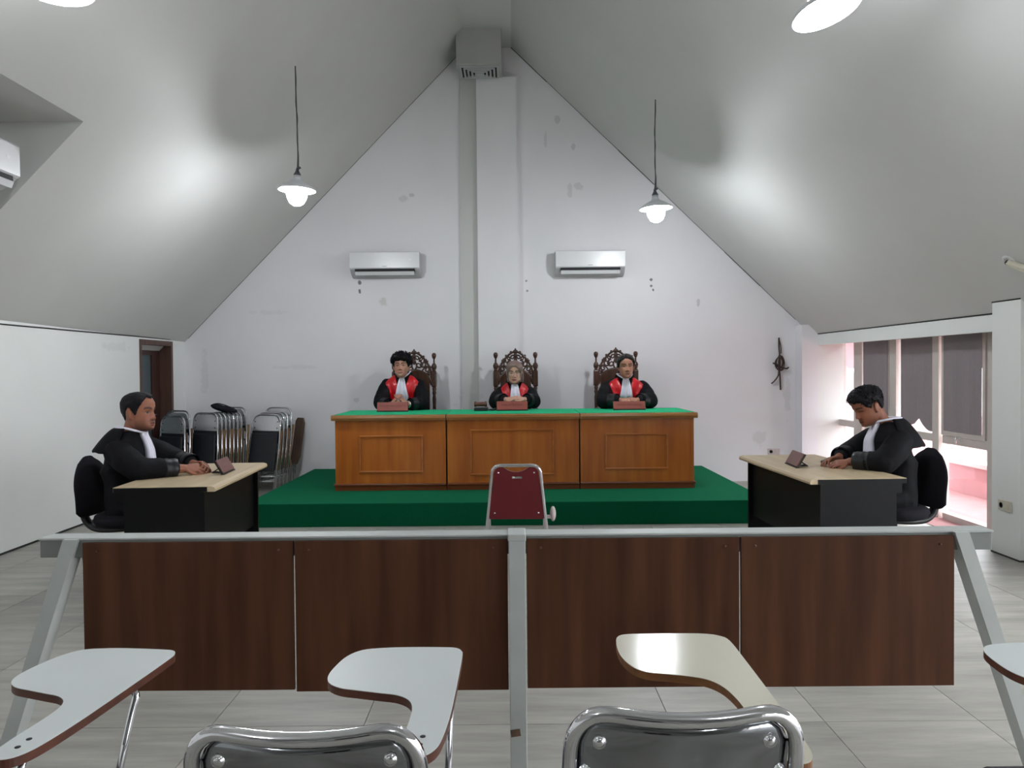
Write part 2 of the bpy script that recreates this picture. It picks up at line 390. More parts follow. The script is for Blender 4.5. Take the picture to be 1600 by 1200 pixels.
# door in the left wall
d = tag(empty('door_1', (XL(8.93), 0, 0)), kind='structure'); dx = .0
b = MB()
b.box(-.19, .012, dy0, dy0 + .05, 0, dzt); b.box(-.19, .012, dy1 - .05, dy1, 0, dzt); b.box(-.19, .012, dy0 + .05, dy1 - .05, dzt - .055, dzt)
b.build('door_frame', M_DOORL, d)
b = MB(); xa, xb = -.17, -.13; ya, yb2 = dy0 + .05, dy1 - .05; zt = dzt - .055
b.box(xa, xb, ya, ya + .09, .01, zt); b.box(xa, xb, yb2 - .2, yb2, .01, zt); b.box(xa, xb, ya + .09, yb2 - .2, zt - .11, zt); b.box(xa, xb, ya + .09, yb2 - .2, .01, .25)
b.build('door_leaf', M_DOOR, d)
b = MB(); b.box(-.153, -.147, ya + .09, yb2 - .2, .25, zt - .11); b.build('glass_pane', M_FROST, d)
b = MB(); b.box(-.3, -.28, dy0 - .05, dy1 + .05, -.02, 2.0); b.build('backing', M_DARK, d)
b = MB(); b.tube([(-.13, yb2 - .17, .95), (-.09, yb2 - .17, .95), (-.09, yb2 - .28, .95)], .008); b.build('handle', M_STEEL, d)

# right wall: plain wall near the camera, pillar, beam over the window bay
PY0, PY1 = 5.615, 5.95
b = MB(); b.box(XR, XR + .3, 5.0, PY1, -.1, 1.93); b.box(XR, XR + .3, YF, -3.2, -.1, 1.93); b.box(XR, XR + .31, -3.2, 5.0, 1.715, 1.93)
b.box(XR, XR + .05, PY1 - .02, 9.53, 1.715, 1.90); b.box(XR + .05, XR + .36, PY1 - .02, 9.60, 1.80, 1.90)
b.box(XR, XR + .31, 9.53, YB + .1, -.1, 1.90)
wr = tag(b.build('wall_right', M_WALL), kind='structure')
b = MB(); b.box(3.72, XR + .25, PY0, PY1, -.02, 1.99); b.build('pillar', M_WALL, wr)
b = MB(); b.box(3.716, XR, PY0 - .004, PY1 + .002, 0, .012); tag(b.build('shadow_gap_right', M_DARKLINE), kind='structure')  # dark strip painting the shadow line at the foot of the pillar

# ceiling: two slopes, flat ridge strip, a dormer recess on the left
DX0, DZ0 = -2.865, zl(-2.865); DX1 = -3.46; DZ1 = zl(DX1); DY0, DY1 = 2.5, 5.2
b = MB()
def slab(b, pts, nrm, th=.12):
    n = V(nrm).normalized() * th; k = len(pts)
    vs = [V(p) for p in pts] + [V(p) + n for p in pts]
    b.add(vs, [tuple(range(k)), tuple(range(2 * k - 1, k - 1, -1))] + [(i, (i + 1) % k, (i + 1) % k + k, i + k) for i in range(k)])
NL = (-1.023, 0, 1); NR = (.965, 0, 1)
def lp(x, y): return (x, y, zl(x))
def rp_(x, y): return (x, y, zr(x))
xo = -4.35
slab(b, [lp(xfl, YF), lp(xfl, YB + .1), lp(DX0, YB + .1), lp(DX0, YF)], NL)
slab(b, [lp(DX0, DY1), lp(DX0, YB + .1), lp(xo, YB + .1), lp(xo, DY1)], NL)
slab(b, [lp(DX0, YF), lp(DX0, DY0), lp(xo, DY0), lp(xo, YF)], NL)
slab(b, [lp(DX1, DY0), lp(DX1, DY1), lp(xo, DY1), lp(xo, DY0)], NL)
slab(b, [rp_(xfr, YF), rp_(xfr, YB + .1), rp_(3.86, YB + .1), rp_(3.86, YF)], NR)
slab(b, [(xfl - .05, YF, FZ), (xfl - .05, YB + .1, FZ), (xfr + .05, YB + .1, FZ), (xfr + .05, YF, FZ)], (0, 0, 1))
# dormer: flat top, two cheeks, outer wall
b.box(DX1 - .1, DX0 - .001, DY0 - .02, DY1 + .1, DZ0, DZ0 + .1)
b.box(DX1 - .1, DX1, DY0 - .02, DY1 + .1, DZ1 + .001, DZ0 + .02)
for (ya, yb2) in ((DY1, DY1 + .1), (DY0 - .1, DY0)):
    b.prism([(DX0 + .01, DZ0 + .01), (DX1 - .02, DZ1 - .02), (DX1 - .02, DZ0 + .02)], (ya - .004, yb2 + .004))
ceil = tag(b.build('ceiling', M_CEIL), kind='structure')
# joints where ceiling meets walls (dark shadow gap)
b = MB()
def strip(b, p, q, r=.006): b.tube([p, q], r, 4)
strip(b, (XL(YF) + .004, YF, EL - .0), (XL(YB) + .004, YB, EL))
strip(b, (XR - .003, PY1, ER), (XR - .003, 9.53, ER), .006)
strip(b, (3.717, PY0, 1.935), (3.717, PY1, 1.935), .006)
for k in range(8):
    xa = 3.6 + (xfr - 3.6) * k / 8; xb = 3.6 + (xfr - 3.6) * (k + 1) / 8
    strip(b, (xa, YB - .004, zr(xa)), (xb, YB - .004, zr(xb)), .004 + .003 * (k % 3 == 1))
strip(b, (-4.1, YB - .004, zl(-4.1)), (xfl, YB - .004, FZ), .0035)
tag(b.build('trim_2', M_DARKLINE), kind='structure')
# front gable behind the camera
b = MB(); b.prism([(-4.5, -.2), (4.5, -.2), (4.5, 1.2), (xfr, FZ + .05), (xfl, FZ + .05), (-4.5, 1.48)], (YF - .2, YF))
tag(b.build('wall_front', M_WALL), kind='structure')

# unseen dark door, added to darken the reflections in the chrome chair backs
d2 = tag(empty('added_door', (0, YF, 0)), kind='structure')
for sx in (-1, 1):
    b = MB(); b.box(sx * .02, sx * .95, .0, .06, 0, 2.1); b.build('door_leaf', M_DOOR, d2)
b = MB(); b.box(-1.05, -.95, 0, .09, 0, 2.2); b.box(.95, 1.05, 0, .09, 0, 2.2); b.box(-.95, .95, 0, .09, 2.1, 2.2); b.build('door_frame', M_DOORL, d2)
# window bay on the right
WX = 4.09
win = tag(empty('window_1', (WX, 0, 0)), kind='structure')
ys = dict(j0=9.57, m1a=9.10, m1b=8.84, m2a=8.24, m2b=8.05, m3a=7.40, m3b=7.24, j1=6.56, j1b=5.95)
b = MB(); FD = .09
def fb(y0, y1, z0, z1, x0=-.03, x1=.06): b.box(x0, x1, y1, y0, z0, z1)
ZT = 1.80
fb(9.62, 9.54, 0, ZT); fb(ys['j1'], ys['j1b'], 0, ZT); b.build('jamb', M_FRAME, win)
b = MB()
for a, c in (('m1a', 'm1b'), ('m2a', 'm2b'), ('m3a', 'm3b')):
    ya, yc = ys[a], ys[c]; b = MB()
    fb(ya, yc + .05, 0, ZT, -.04, .06); b.build('mullion', M_FRAME, win)
panes = [(9.54, 9.10), (8.84, 8.24), (8.05, 7.40), (7.24, 6.56)]
for i, (a, c) in enumerate(panes):
    b = MB(); fb(a, c, .72, .795); fb(a, c, 0.0, .06); fb(a, c, ZT - .045, ZT); b.build('transom', M_FRAME, win)
    b = MB(); fb(a, c, .06, .72, .005, .011); b.build('glass_pane', M_GLASS, win)
    b = MB(); fb(a, c, .795, ZT - .045, .005, .011); b.build('glass_pane', M_GLASS, win)
    if i in (1, 3):
        b = MB(); sw = .045
        fb(a - .005, a - sw, .80, ZT - .045, -.045, -.005); fb(c + sw, c + .005, .80, ZT - .045, -.045, -.005)
        fb(a - sw, c + sw, .80, .80 + sw, -.045, -.005); fb(a - sw, c + sw, ZT - .045 - sw, ZT - .045, -.045, -.005)
        b.build('sash', M_FRAME, win)
b = MB(); b.box(XR - WX, .3, 5.95, 9.53, -.03, .004); b.build('sill_floor', M_PINK, win)
b = MB(); b.tube([(-.05, 6.92, .795), (-.09, 6.92, .80), (-.09, 6.92, .74)], .008); b.build('latch', M_STEEL, win)
BL = ['grey roller blind in the window pane behind the seated man', 'grey roller blind with a torn lower corner in the middle pane', 'grey roller blind in the pane beside the white pillar']
for i, (a, c, z0) in enumerate([(8.83, 8.26, .80), (8.04, 7.41, .81), (7.19, 6.60, .84)]):
    r_ = tag(empty('roller_blind', (WX, c, z0)), BL[i], 'blind', 'grey roller blinds in the right window')
    b = MB(); w = a - c; h = ZT - .05 - z0; n = 14; x = -.052 if i in (0, 2) else -.02
    top = []; bot = []
    for k in range(n + 1):
        y = w * k / n; bz = 0
        if i == 1:
            bz = [0, .0, .0, .02, .055, .09, .125, .10, .06, .045, .035, .03, .02, .01, 0][k] * .9
        top.append((y, h)); bot.append((y, bz))
    bow = lambda k: .006 * math.sin(k * 1.1)
    vs = [(x + bow(k), p[0], p[1]) for k, p in enumerate(bot)] + [(x + bow(k) * .3, p[0], p[1]) for k, p in enumerate(top)]
    vs += [(q[0] + .002, q[1], q[2]) for q in vs]; m1 = n + 1; o_ = 2 * m1
    fs = [(k, k + 1, m1 + k + 1, m1 + k) for k in range(n)] + [(o_ + k, o_ + m1 + k, o_ + m1 + k + 1, o_ + k + 1) for k in range(n)]
    fs += [(k, o_ + k, o_ + k + 1, k + 1) for k in range(n)] + [(0, m1, o_ + m1, o_), (n, o_ + n, o_ + m1 + n, m1 + n)]
    b.add(vs, fs); b.build('blind_cloth', M_BLIND, r_)
    b = MB(); b.tube([(x, .005, h), (x, w - .005, h)], .018, 10); b.build('roller', M_FRAME, r_)
w2 = tag(empty('added_window', (WX, 0, 0)), kind='structure')  # unseen window bay, added to bring more soft daylight into the hall
for k in range(8):
    y0_ = -3.2 + k * 1.025; b = MB(); b.box(-.03, .06, y0_, y0_ + .09, 0, ZT); b.build('mullion', M_FRAME, w2)
    b = MB(); b.box(.005, .011, y0_ + .09, y0_ + 1.025, .06, ZT - .07); b.build('glass_pane', M_GLASS, w2)
b = MB(); b.box(-.03, .06, -3.2, 5.0, 0, .06); b.build('transom', M_FRAME, w2)
b = MB(); b.box(-.03, .06, -3.2, 5.0, .72, .795); b.build('transom', M_FRAME, w2)
b = MB(); b.box(XR - WX, .3, -3.2, 5.0, -.03, .004); b.build('sill_floor', M_PAVE, w2)
# outside: pink paving, low pink planter wall, pale yard wall, roof overhang
b = MB(); b.box(4.36, 14, 5.2, 24, -.3, -.06); tag(b.build('ground', M_PINK), kind='structure')
b = MB(); b.box(4.36, 14, -8, 5.2, -.3, -.06); tag(b.build('ground', M_PAVE), kind='structure')  # unseen half of the ground, coloured pale to keep bounced light neutral
pw = tag(empty('planter_wall', (5.3, 8.3, -.06)), 'low pink masonry planter wall outside the right window', 'wall')
b = MB(); b.box(0, .18, -1.3, 1.6, 0, .34); b.box(0, 1.6, -1.48, -1.3, 0, .34); b.build('masonry', M_PINKW, pw)
b = MB(); b.box(-.03, .21, -1.5, 1.6, .34, .39); b.box(.21, 1.6, -1.5, -1.27, .34, .39); b.build('coping', M_WALL, pw)
b = MB()
slab(b, [(4.32, 5.5, 1.83), (4.32, 16, 1.83), (4.75, 16, 1.42), (4.75, 5.5, 1.42)], (.7, 0, .7), .08)
tag(b.build('trim_3', M_EAVE), kind='structure')
fr = tag(empty('yard_fence', (8.5, 11.5, -.06)), 'pale slatted fence seen through the lowest window glass', 'fence')
for k in range(7):
    b = MB(); b.box(-.03, .03, k * .22, k * .22 + .06, 0, 1.1); b.build('slat', M_WALL, fr)
b = MB(); b.box(-.02, .02, -.1, 1.5, .95, 1.0); b.build('rail', M_WALL, fr)

# ------------------------------------------------------------------ dais
da = tag(empty('dais', (-.06, 8.4, 0)), 'low stepped platform covered in green carpet under the judges bench', 'platform')
b = MB(); b.box(-2.44, 2.44, 7.1 - 8.4, YB - .105 - 8.4, 0, .218, bv=.008); b.build('carpet', M_CARPET, da)
b = MB(); b.box(-2.42, 2.42, 7.11 - 8.4, YB - .11 - 8.4, .0, .02); b.build('base', M_DARK, da)

# ------------------------------------------------------------------ duct box with diffuser
du = tag(empty('air_duct', (-.362, 9.50, 5.084)), 'square painted air duct box with ceiling diffuser at gable top', 'air duct')
b = MB(); b.box(-.27, .27, -.30, .145, 0, .42, bv=.006); b.build('duct_box', M_DUCT, du)
b = MB(); 
for k, (rx, z) in enumerate([(.235, -.02), (.19, -.03), (.145, -.035), (.1, -.04), (.055, -.043)]):
    ry = rx * .8
    for (x0, x1, y0, y1) in ((-rx, rx, -ry, -ry + .022), (-rx, rx, ry - .022, ry), (-rx, -rx + .022, -ry + .022, ry - .022), (rx - .022, rx, -ry + .022, ry - .022)):
        b.box(x0, x1, y0 - .07, y1 - .07, z, .0 if k == 0 else z + .02)
b.box(-.03, .03, -.1, -.04, -.046, -.03)
b.build('diffuser', M_ACG, du)
b = MB(); b.box(-.21, .21, -.23, .09, -.012, -.001); b.build('throat', M_DARK, du)

# ------------------------------------------------------------------ air conditioners
def make_ac(w=.86, h=.30):
    o = empty('air_conditioner')
    prof = [(0, 0), (-.06, 0), (-.14, .035), (-.185, .075), (-.2, .10), (-.2, h - .02), (-.185, h), (0, h)]
    b = MB(); b.prism(prof, (-w / 2, w / 2), 'yz'); b.build('body', M_ACG, o)
    b = MB(); b.prism([(-.198, .085), (-.215, .10), (-.215, h - .012), (-.203, h + .002), (-.19, h + .002), (-.19, .085)], (-w / 2 + .0, w / 2 - .0), 'yz'); b.build('front_panel', M_ACW, o)
    b = MB(); b.box(-w / 2 + .06, w / 2 - .06, -.207, -.08, .052, .088); ob = b.build('outlet', M_DARK, o)
    b = MB(); b.prism([(-.19, .012), (-.2, .01), (-.216, .05), (-.206, .056)], (-w / 2 + .065, w / 2 - .065), 'yz'); b.build('louver', M_ACW, o)
    b = MB(); b.box(-.03, .03, -.217, -.2145, .115, .12); b.build('badge', M_CORD, o)
    b = MB(); b.box(w / 2 - .13, w / 2 - .1, -.2165, -.2145, .19, .21); b.build('display', M_SHADE, o)
    return o
ac = make_ac(); ac.location = (-1.565, YB - .005, 2.62)
tag(ac, 'white split air conditioner on back wall above the bare-headed judge at left', 'air conditioner', 'wall air conditioners')
a2 = copy_tree(ac); a2.location = (.985, YB - .005, 2.615)
tag(a2, 'white split air conditioner on back wall right of the pilaster', 'air conditioner', 'wall air conditioners')
a3 = copy_tree(ac); a3.location = (DX1 + .033, 4.63, 2.64); a3.rotation_euler = (0, 0, R(90))
tag(a3, 'white split air conditioner in the sloped ceiling recess, cut off by frame', 'air conditioner', 'wall air conditioners')

# ------------------------------------------------------------------ pendant lamps
def make_lamp(x, y, z, tilt, label, ceil_z, sway=0., lift=0.):
    """z = rim height"""
    o = tag(empty('pendant_lamp', (x, y, z)), label, 'lamp', 'pendant lamps hanging from the ceiling')
    T = Matrix.Rotation(tilt[0], 4, 'X') @ Matrix.Rotation(tilt[1], 4, 'Y')
    b = MB()
    prof = [(.162, -.004), (.166, .0), (.15, .022), (.09, .058), (.045, .08), (.032, .1), (.03, .13)]
    inn = [(.026, .125), (.04, .076), (.085, .052), (.147, .016), (.16, -.004)]
    n = 40
    b.lathe(prof + inn, n, 0, T, caps=False)
    b.add([T @ V((.0296 * math.cos(2 * PI * k / n), .0296 * math.sin(2 * PI * k / n), .128)) for k in range(n)], [tuple(range(n))])
    b.build('shade', M_SHADE, o)
    b = MB(); b.lathe([(.0, -.138), (.032, -.134), (.06, -.115), (.082, -.075), (.09, -.035), (.072, .005), (.035, .04), (.022, .07)], 24, 0, T @ Matrix.Translation((0, 0, lift)) @ Matrix.Diagonal((1, 1, 1 - 5 * lift, 1))); b.build('bulb', M_BULB, o)
    b = MB(); b.lathe([(.03, .128), (.033, .135), (.024, .15), (.014, .17), (.012, .19)], 16, 0, T)
    top = T @ V((0, 0, .19))
    b.ell(top + V((.012, 0, .005)), .02, .012, .012); b.build('socket_cap', M_CORD, o)
    cz = ceil_z - z
    pts = [top]
    for k in range(1, 9):
        t = k / 8; pts.append(V((top.x * (1 - t) + .010 * math.sin(3.1 * t + sway) * (1 - t), top.y * (1 - t), top.z + (cz - top.z) * t)))
    b = MB(); b.tube(smooth_pts(pts, 4), .0058, 6)
    b.tube(smooth_pts([top + V((.01, 0, 0))] + [p + V((.006 * math.cos(2.2 * i), 0, 0)) for i, p in enumerate(pts[1:-1])] + [pts[-1]], 4), .0045, 6)
    b.build('cord', M_CORD, o)
    return o
make_lamp(-1.88, 6.8, 3.045, (R(0), R(2)), 'lit pendant lamp hanging over the left advocate side of the hall', zl(-1.90), .4)
make_lamp(1.452, 7.7, 3.043, (R(0), R(-3)), 'lit pendant lamp hanging above the bench at right', zr(1.452), 2.)
make_lamp(1.525, 3.72, 3.155, (R(-8), R(-13)), 'lit pendant lamp with tilted shade cut off at the top right', zr(1.525), 1., .07)
make_lamp(-2.02, 3.45, 3.165, (R(-2), R(0)), 'lit pendant lamp barely showing at the top left edge', zl(-2.02), 1., .07)

for i, (lx, ly) in enumerate(((-1.95, -1.5), (1.55, -1.3))):  # extra lamps out of view, added to fill the hall with light
    make_lamp(lx, ly, 3.1, (0, 0), 'added unseen pendant lamp behind the viewer, %s' % ('over the left rows', 'over the right rows')[i], (zl if lx < 0 else zr)(lx), i, .07)

# ------------------------------------------------------------------ judges bench: three desk units
def make_bench_unit(x0, x1, pw0, pw1, pz0, pz1, label, ol=.0, orr=.0):
    YF0 = 7.86; D = .86; zt = .995; z0 = .22; cx = (x0 + x1) / 2
    o = tag(empty('bench_desk', (cx, YF0 + D / 2, z0)), label, 'desk', 'wooden desks of the judges bench')
    hx = (x1 - x0) / 2 - .0; y0 = -D / 2; y1 = D / 2; H = zt - z0
    b = MB(); b.box(-hx + .012, hx - .012, y0, y0 + .022, .07, H - .06); b.build('front_panel', M_BENCH, o)
    for s in (-1, 1):
        b = MB(); b.box(s * (hx - .03), s * (hx - .004), y0 - .004, y1 - .03, .0, H - .055); b.build('side_panel', M_BENCH, o)
    b = MB(); b.box(-hx, hx, y0 - .02, y0 + .03, 0, .045); b.box(-hx - ol * .5, hx + orr * .5, y0 - .028, y0 + .03, .045, .07, bv=.008); b.build('plinth', M_BENCH_D, o)
    b = MB(); b.prism([(y0 - .05, H - .055), (y0 - .058, H - .03), (y0 - .05, H - .006), (y0 - .035, H), (y1, H), (y1, H - .03), (y0 + .03, H - .045), (y0 - .012, H - .058)], (-hx - ol, hx + orr), 'yz'); b.build('worktop', M_BENCH_LIP, o)
    b = MB(); b.box(-hx - .0, hx + .0, y0 - .005, y1 - .01, H, H + .004); b.build('felt_top', M_FELT, o)
    # raised rectangular moulding
    a0, a1 = pw0 - cx, pw1 - cx; c0, c1 = pz0 - z0, pz1 - z0; w = .02
    for (q0, q1, r0_, r1_) in ((a0, a1, c1 - w, c1), (a0, a1, c0, c0 + w), (a0, a0 + w, c0 + w, c1 - w), (a1 - w, a1, c0 + w, c1 - w)):
        b = MB(); b.box(q0, q1, y0 - .016, y0 + .002, r0_, r1_, bv=.005); b.build('moulding', M_BENCH_X, o)
    return o
make_bench_unit(-1.82, -.68, -1.57, -.918, .40, .785, 'left wooden desk of the judges bench, one moulded panel', .026, 0)
make_bench_unit(-.672, .684, -.437, .425, .365, .838, 'middle wooden desk of the judges bench, widest of the three')
make_bench_unit(.692, 1.862, .945, 1.59, .413, .785, 'right wooden desk of the judges bench beside bare green carpet', 0, .026)

# ------------------------------------------------------------------ throne chairs
def scroll(cx, cz, r, a0, turns, dirn=1, n=16, k=.25):
    pts = []
    for i in range(n + 1):
        t = i / n; a = a0 + dirn * turns * 2 * PI * t; rr_ = r * (1 - (1 - k) * t)
        pts.append((cx + rr_ * math.cos(a), 0, cz + rr_ * math.sin(a)))
    return pts
def make_throne():
    o = empty('throne_chair')
    # local: back at y=0, sitter faces -y; z from dais
    for s in (-1, 1):
        b = MB()
        prof = [(.028, 0), (.028, .5), (.021, .52), (.026, .54), (.019, .56), (.02, .75), (.024, .88), (.017, .92), (.026, .95), (.019, .97), (.026, 1.0), (.02, 1.02)]
        b.lathe([(r, z) for r, z in prof], 14, 0, Matrix.Translation((s * .243, 0, 0)))
        b.box(s * .243 - .031, s * .243 + .031, -.03, .03, 1.02, 1.21, bv=.01)
        b.build('post', M_THRONE, o)
        b = MB(); b.lathe([(.03, 1.21), (.018, 1.225), (.03, 1.25), (.034, 1.275), (.024, 1.30), (.012, 1.315), (.010, 1.36), (.02, 1.375), (.028, 1.40), (.027, 1.42), (.018, 1.435), (.002, 1.44)], 14, 0, Matrix.Translation((s * .243, 0, 0)))
        b.build('finial', M_THRONE, o)
        b = MB(); b.lathe([(.03, 0), (.03, .06), (.022, .09), (.03, .2), (.024, .42)], 14, 0, Matrix.Translation((s * .25, -.5, 0))); b.build('leg', M_THRONE, o)
        b = MB(); b.lathe([(.02, .47), (.026, .52), (.018, .6), (.022, .68)], 12, 0, Matrix.Translation((s * .25, -.47, 0)))
        b.tube(smooth_pts([(s * .243, 0, .72), (s * .25, -.2, .74), (s * .25, -.42, .71), (s * .25, -.52, .69)], 6), .026, 10); b.build('armrest', M_THRONE, o)
    b = MB(); b.box(-.25, .25, -.52, .02, .40, .47, bv=.012); b.build('seat_frame', M_THRONE, o)
    b = MB(); b.box(-.22, .22, -.50, -.03, .465, .53, bv=.025); b.build('seat_cushion', M_LEATHER, o)
    # solid arched back frame
    out = [(-.188, .5)] + [(-.188, 1.08)] + [(-.188 * math.cos(PI * k / 16), 1.08 + .14 * math.sin(PI * k / 16)) for k in range(1, 16)] + [(.188, 1.08), (.188, .5)]
    b = MB(); b.prism(out, (-.018, .018)); b.build('back_panel', M_THRONE, o)
    inn = [(-.125, .56), (-.125, 1.0)] + [(-.125 * math.cos(PI * k / 12), 1.0 + .12 * math.sin(PI * k / 12)) for k in range(1, 12)] + [(.125, 1.0), (.125, .56)]
    b = MB(); b.prism(inn, (-.045, -.015), smooth=False); b.build('back_cushion', M_LEATHER, o)
    # carved openwork crest
    b = MB(); n = 8
    arch = [(-.218, 0, 1.12), (-.205, 0, 1.21), (-.178, 0, 1.285), (-.14, 0, 1.345), (-.10, 0, 1.39), (-.05, 0, 1.43), (0, 0, 1.445)]
    arch = arch + [(-x, y, z) for x, y, z in arch[-2::-1]]
    b.tube(smooth_pts(arch, 4), .0135, n)
    b.tube(smooth_pts([(-.215, 0, 1.05), (-.19, 0, 1.12), (-.12, 0, 1.19), (0, 0, 1.225), (.12, 0, 1.19), (.19, 0, 1.12), (.215, 0, 1.05)], 5), .02, n)
    for s in (-1, 1):
        for (cx, cz, r, a0, tn, dr) in ((.055, 1.295, .05, PI * .5, 1.1, -1), (.115, 1.30, .042, PI * .9, 1.2, 1), (.155, 1.235, .036, PI * .6, 1.1, -1), (.19, 1.16, .03, PI * .5, 1.2, 1),
                                        (.035, 1.375, .032, PI, 1.1, -1), (.085, 1.36, .026, 0, 1.1, 1), (.13, 1.345, .02, PI * .3, 1.0, -1), (.19, 1.10, .022, PI, 1.1, 1)):
            pts = scroll(cx, cz, r, a0, tn, dr)
            b.tube([(s * x, y, z) for x, y, z in pts], [.0125 - .004 * i / len(pts) for i in range(len(pts))], 6)
        b.tube(smooth_pts([(s * .01, 0, 1.23), (s * .03, 0, 1.28), (s * .012, 0, 1.34), (0, 0, 1.40)], 4), .011, 6)
        b.tube(smooth_pts([(s * .09, 0, 1.21), (s * .12, 0, 1.25), (s * .165, 0, 1.27)], 4), .009, 6)
        b.tube(smooth_pts([(s * .15, 0, 1.18), (s * .175, 0, 1.2), (s * .205, 0, 1.2)], 4), .009, 6)
        # leafy bumps on the outer rim
        for (x, z) in ((.055, 1.44), (.115, 1.395), (.16, 1.335), (.196, 1.265), (.216, 1.19)):
            b.ell((s * x, 0, z), .016, .014, .016, 0, 10)
        b.box(s * .2, s * .23, -.012, .012, 1.04, 1.17)
    b.ell((0, 0, 1.445), .032, .018, .028, 0, 12); b.ell((0, 0, 1.40), .024, .018, .035, 0, 12); b.ell((0, 0, 1.33), .014, .016, .04, 0, 10); b.ell((0, 0, 1.47), .012, .012, .02, 0, 10)
    b.build('carved_crest', M_THRONE, o)
    return o
th = make_throne(); th.location = (-1.197, 9.42, .22)
tag(th, 'carved dark wood throne chair behind the young man judge at left', 'chair', 'carved chairs of the judges')
t2 = copy_tree(th); t2.location = (.045, 9.42, .225); tag(t2, 'carved dark wood throne chair behind the woman in the taupe scarf', 'chair', 'carved chairs of the judges')
t3 = copy_tree(th); t3.location = (1.275, 9.42, .235); tag(t3, 'carved dark wood throne chair behind the man judge at right', 'chair', 'carved chairs of the judges')
for t in (t2, t3): t.location.z = .22

# ------------------------------------------------------------------ railing in front
RY = 2.70
ra = tag(empty('courtroom_railing', (0, RY, 0)), 'grey painted railing with four brown plywood panels across the hall', 'railing')
b = MB(); b.box(-1.672, 1.69, .0, .075, .798, .861, bv=.004); b.build('top_beam', M_GREYDARK, ra)
b = MB(); b.box(-1.675, 1.693, -.005, .08, .861, .868, bv=.002); b.build('beam_cap', M_GREYPAINT, ra)
for s, xt, xb in ((-1, -1.553, -1.838), (1, 1.572, 1.858)):
    b = MB(); w = .025
    vs = [(xt - w, -.022, .866), (xt + w, -.022, .866), (xb + w, -.022, 0), (xb - w, -.022, 0)]
    vs = vs + [(x, .045, z) for x, y, z in vs]
    b.add(vs, [(0, 1, 2, 3), (7, 6, 5, 4), (0, 4, 5, 1), (1, 5, 6, 2), (2, 6, 7, 3), (3, 7, 4, 0)]); b.build('leg', M_GREYPAINT, ra)
    b = MB(); b.tube([(s * 1.535, .05, .80), (s * 1.47, .12, .34)], .018, 8); b.build('rear_brace', M_GREYPAINT, ra)
b = MB(); b.box(-.017, .042, -.04, .02, 0, .862, bv=.003); b.build('post', M_GREYPAINT, ra)
b = MB(); b.box(-.02, .044, -.044, .07, .852, .876, bv=.004); b.build('post_cap', M_GREYPAINT, ra)
b = MB(); b.box(-.012, .022, -.0425, -.039, .165, .19, 0, Matrix.Rotation(R(-8), 4, 'Y') @ Matrix.Translation((.022, 0, 0))); b.build('paint_chip', M_CARDB, ra)
for k, (x0, x1, z0, z1) in enumerate([(-1.514, -.775, .327, .853), (-.768, -.021, .321, .853), (.046, .793, .325, .853), (.799, 1.548, .323, .853)]):
    b = MB(); b.box(x0, x1, -.014 - .002 * (k % 2), -.001, z0, z1, bv=.0015)
    p = b.build('panel', M_PANEL, ra)
    b = MB()
    for xx in (x0 + .05, x1 - .05):
        b.lathe([(.004, -.018), (.004, -.012)], 8, 0, Matrix.Translation((xx, 0, z1 - .03)) @ Matrix.Rotation(R(90), 4, 'X') @ Matrix.Translation((0, 0, .032)))
    b.build('screw', M_EDGE, p)

# ------------------------------------------------------------------ advocates' desks
def make_desk(label, loc, L, s, rz):
    """long edge (client side) faces the room centre; s=+1: client side is +x"""
    o = tag(empty('office_desk', loc, rz), label, 'desk', 'black desks of the two advocates')
    W = .62; h = .74; prof = []
    e = s * W / 2
    b = MB(); b.prism([(-e, h - .03), (-e, h), (e - s * .03, h), (e - s * .008, h - .006), (e, h - .02), (e - s * .004, h - .034), (e - s * .03, h - .034)], (-L / 2, L / 2)); b.build('desktop', M_DESKTOP, o)
    for y in (-1, 1):
        b = MB(); b.box(-e + s * .002, e - s * .05, y * (L / 2 + .003), y * (L / 2 - .02), h - .033, h - .004); b.build('edge_band', M_BLACK, o)
    for y in (-1, 1):
        b = MB(); b.box(-e + s * .06, e - s * .07, y * (L / 2 - .02) - .012, y * (L / 2 - .02) + .012, 0, h - .034); b.build('side_panel', M_BLACK, o)
    b = MB(); b.box(e - s * .12, e - s * .10, -L / 2 + .032, L / 2 - .032, .26, h - .034); b.build('modesty_panel', M_BLACK, o)
    b = MB(); b.box(-e + s * .01, e - s * .12, -L / 2 + .034, L / 2 - .034, h - .10, h - .036); b.build('apron', M_BLACK, o)
    return o
make_desk('black desk with pale wood top before the advocate on the left', (-2.19, 5.35, 0), 1.22, 1, R(3.))
make_desk('black desk with pale wood top before the advocate by the window', (2.16, 5.52, 0), 1.36, -1, R(2.))

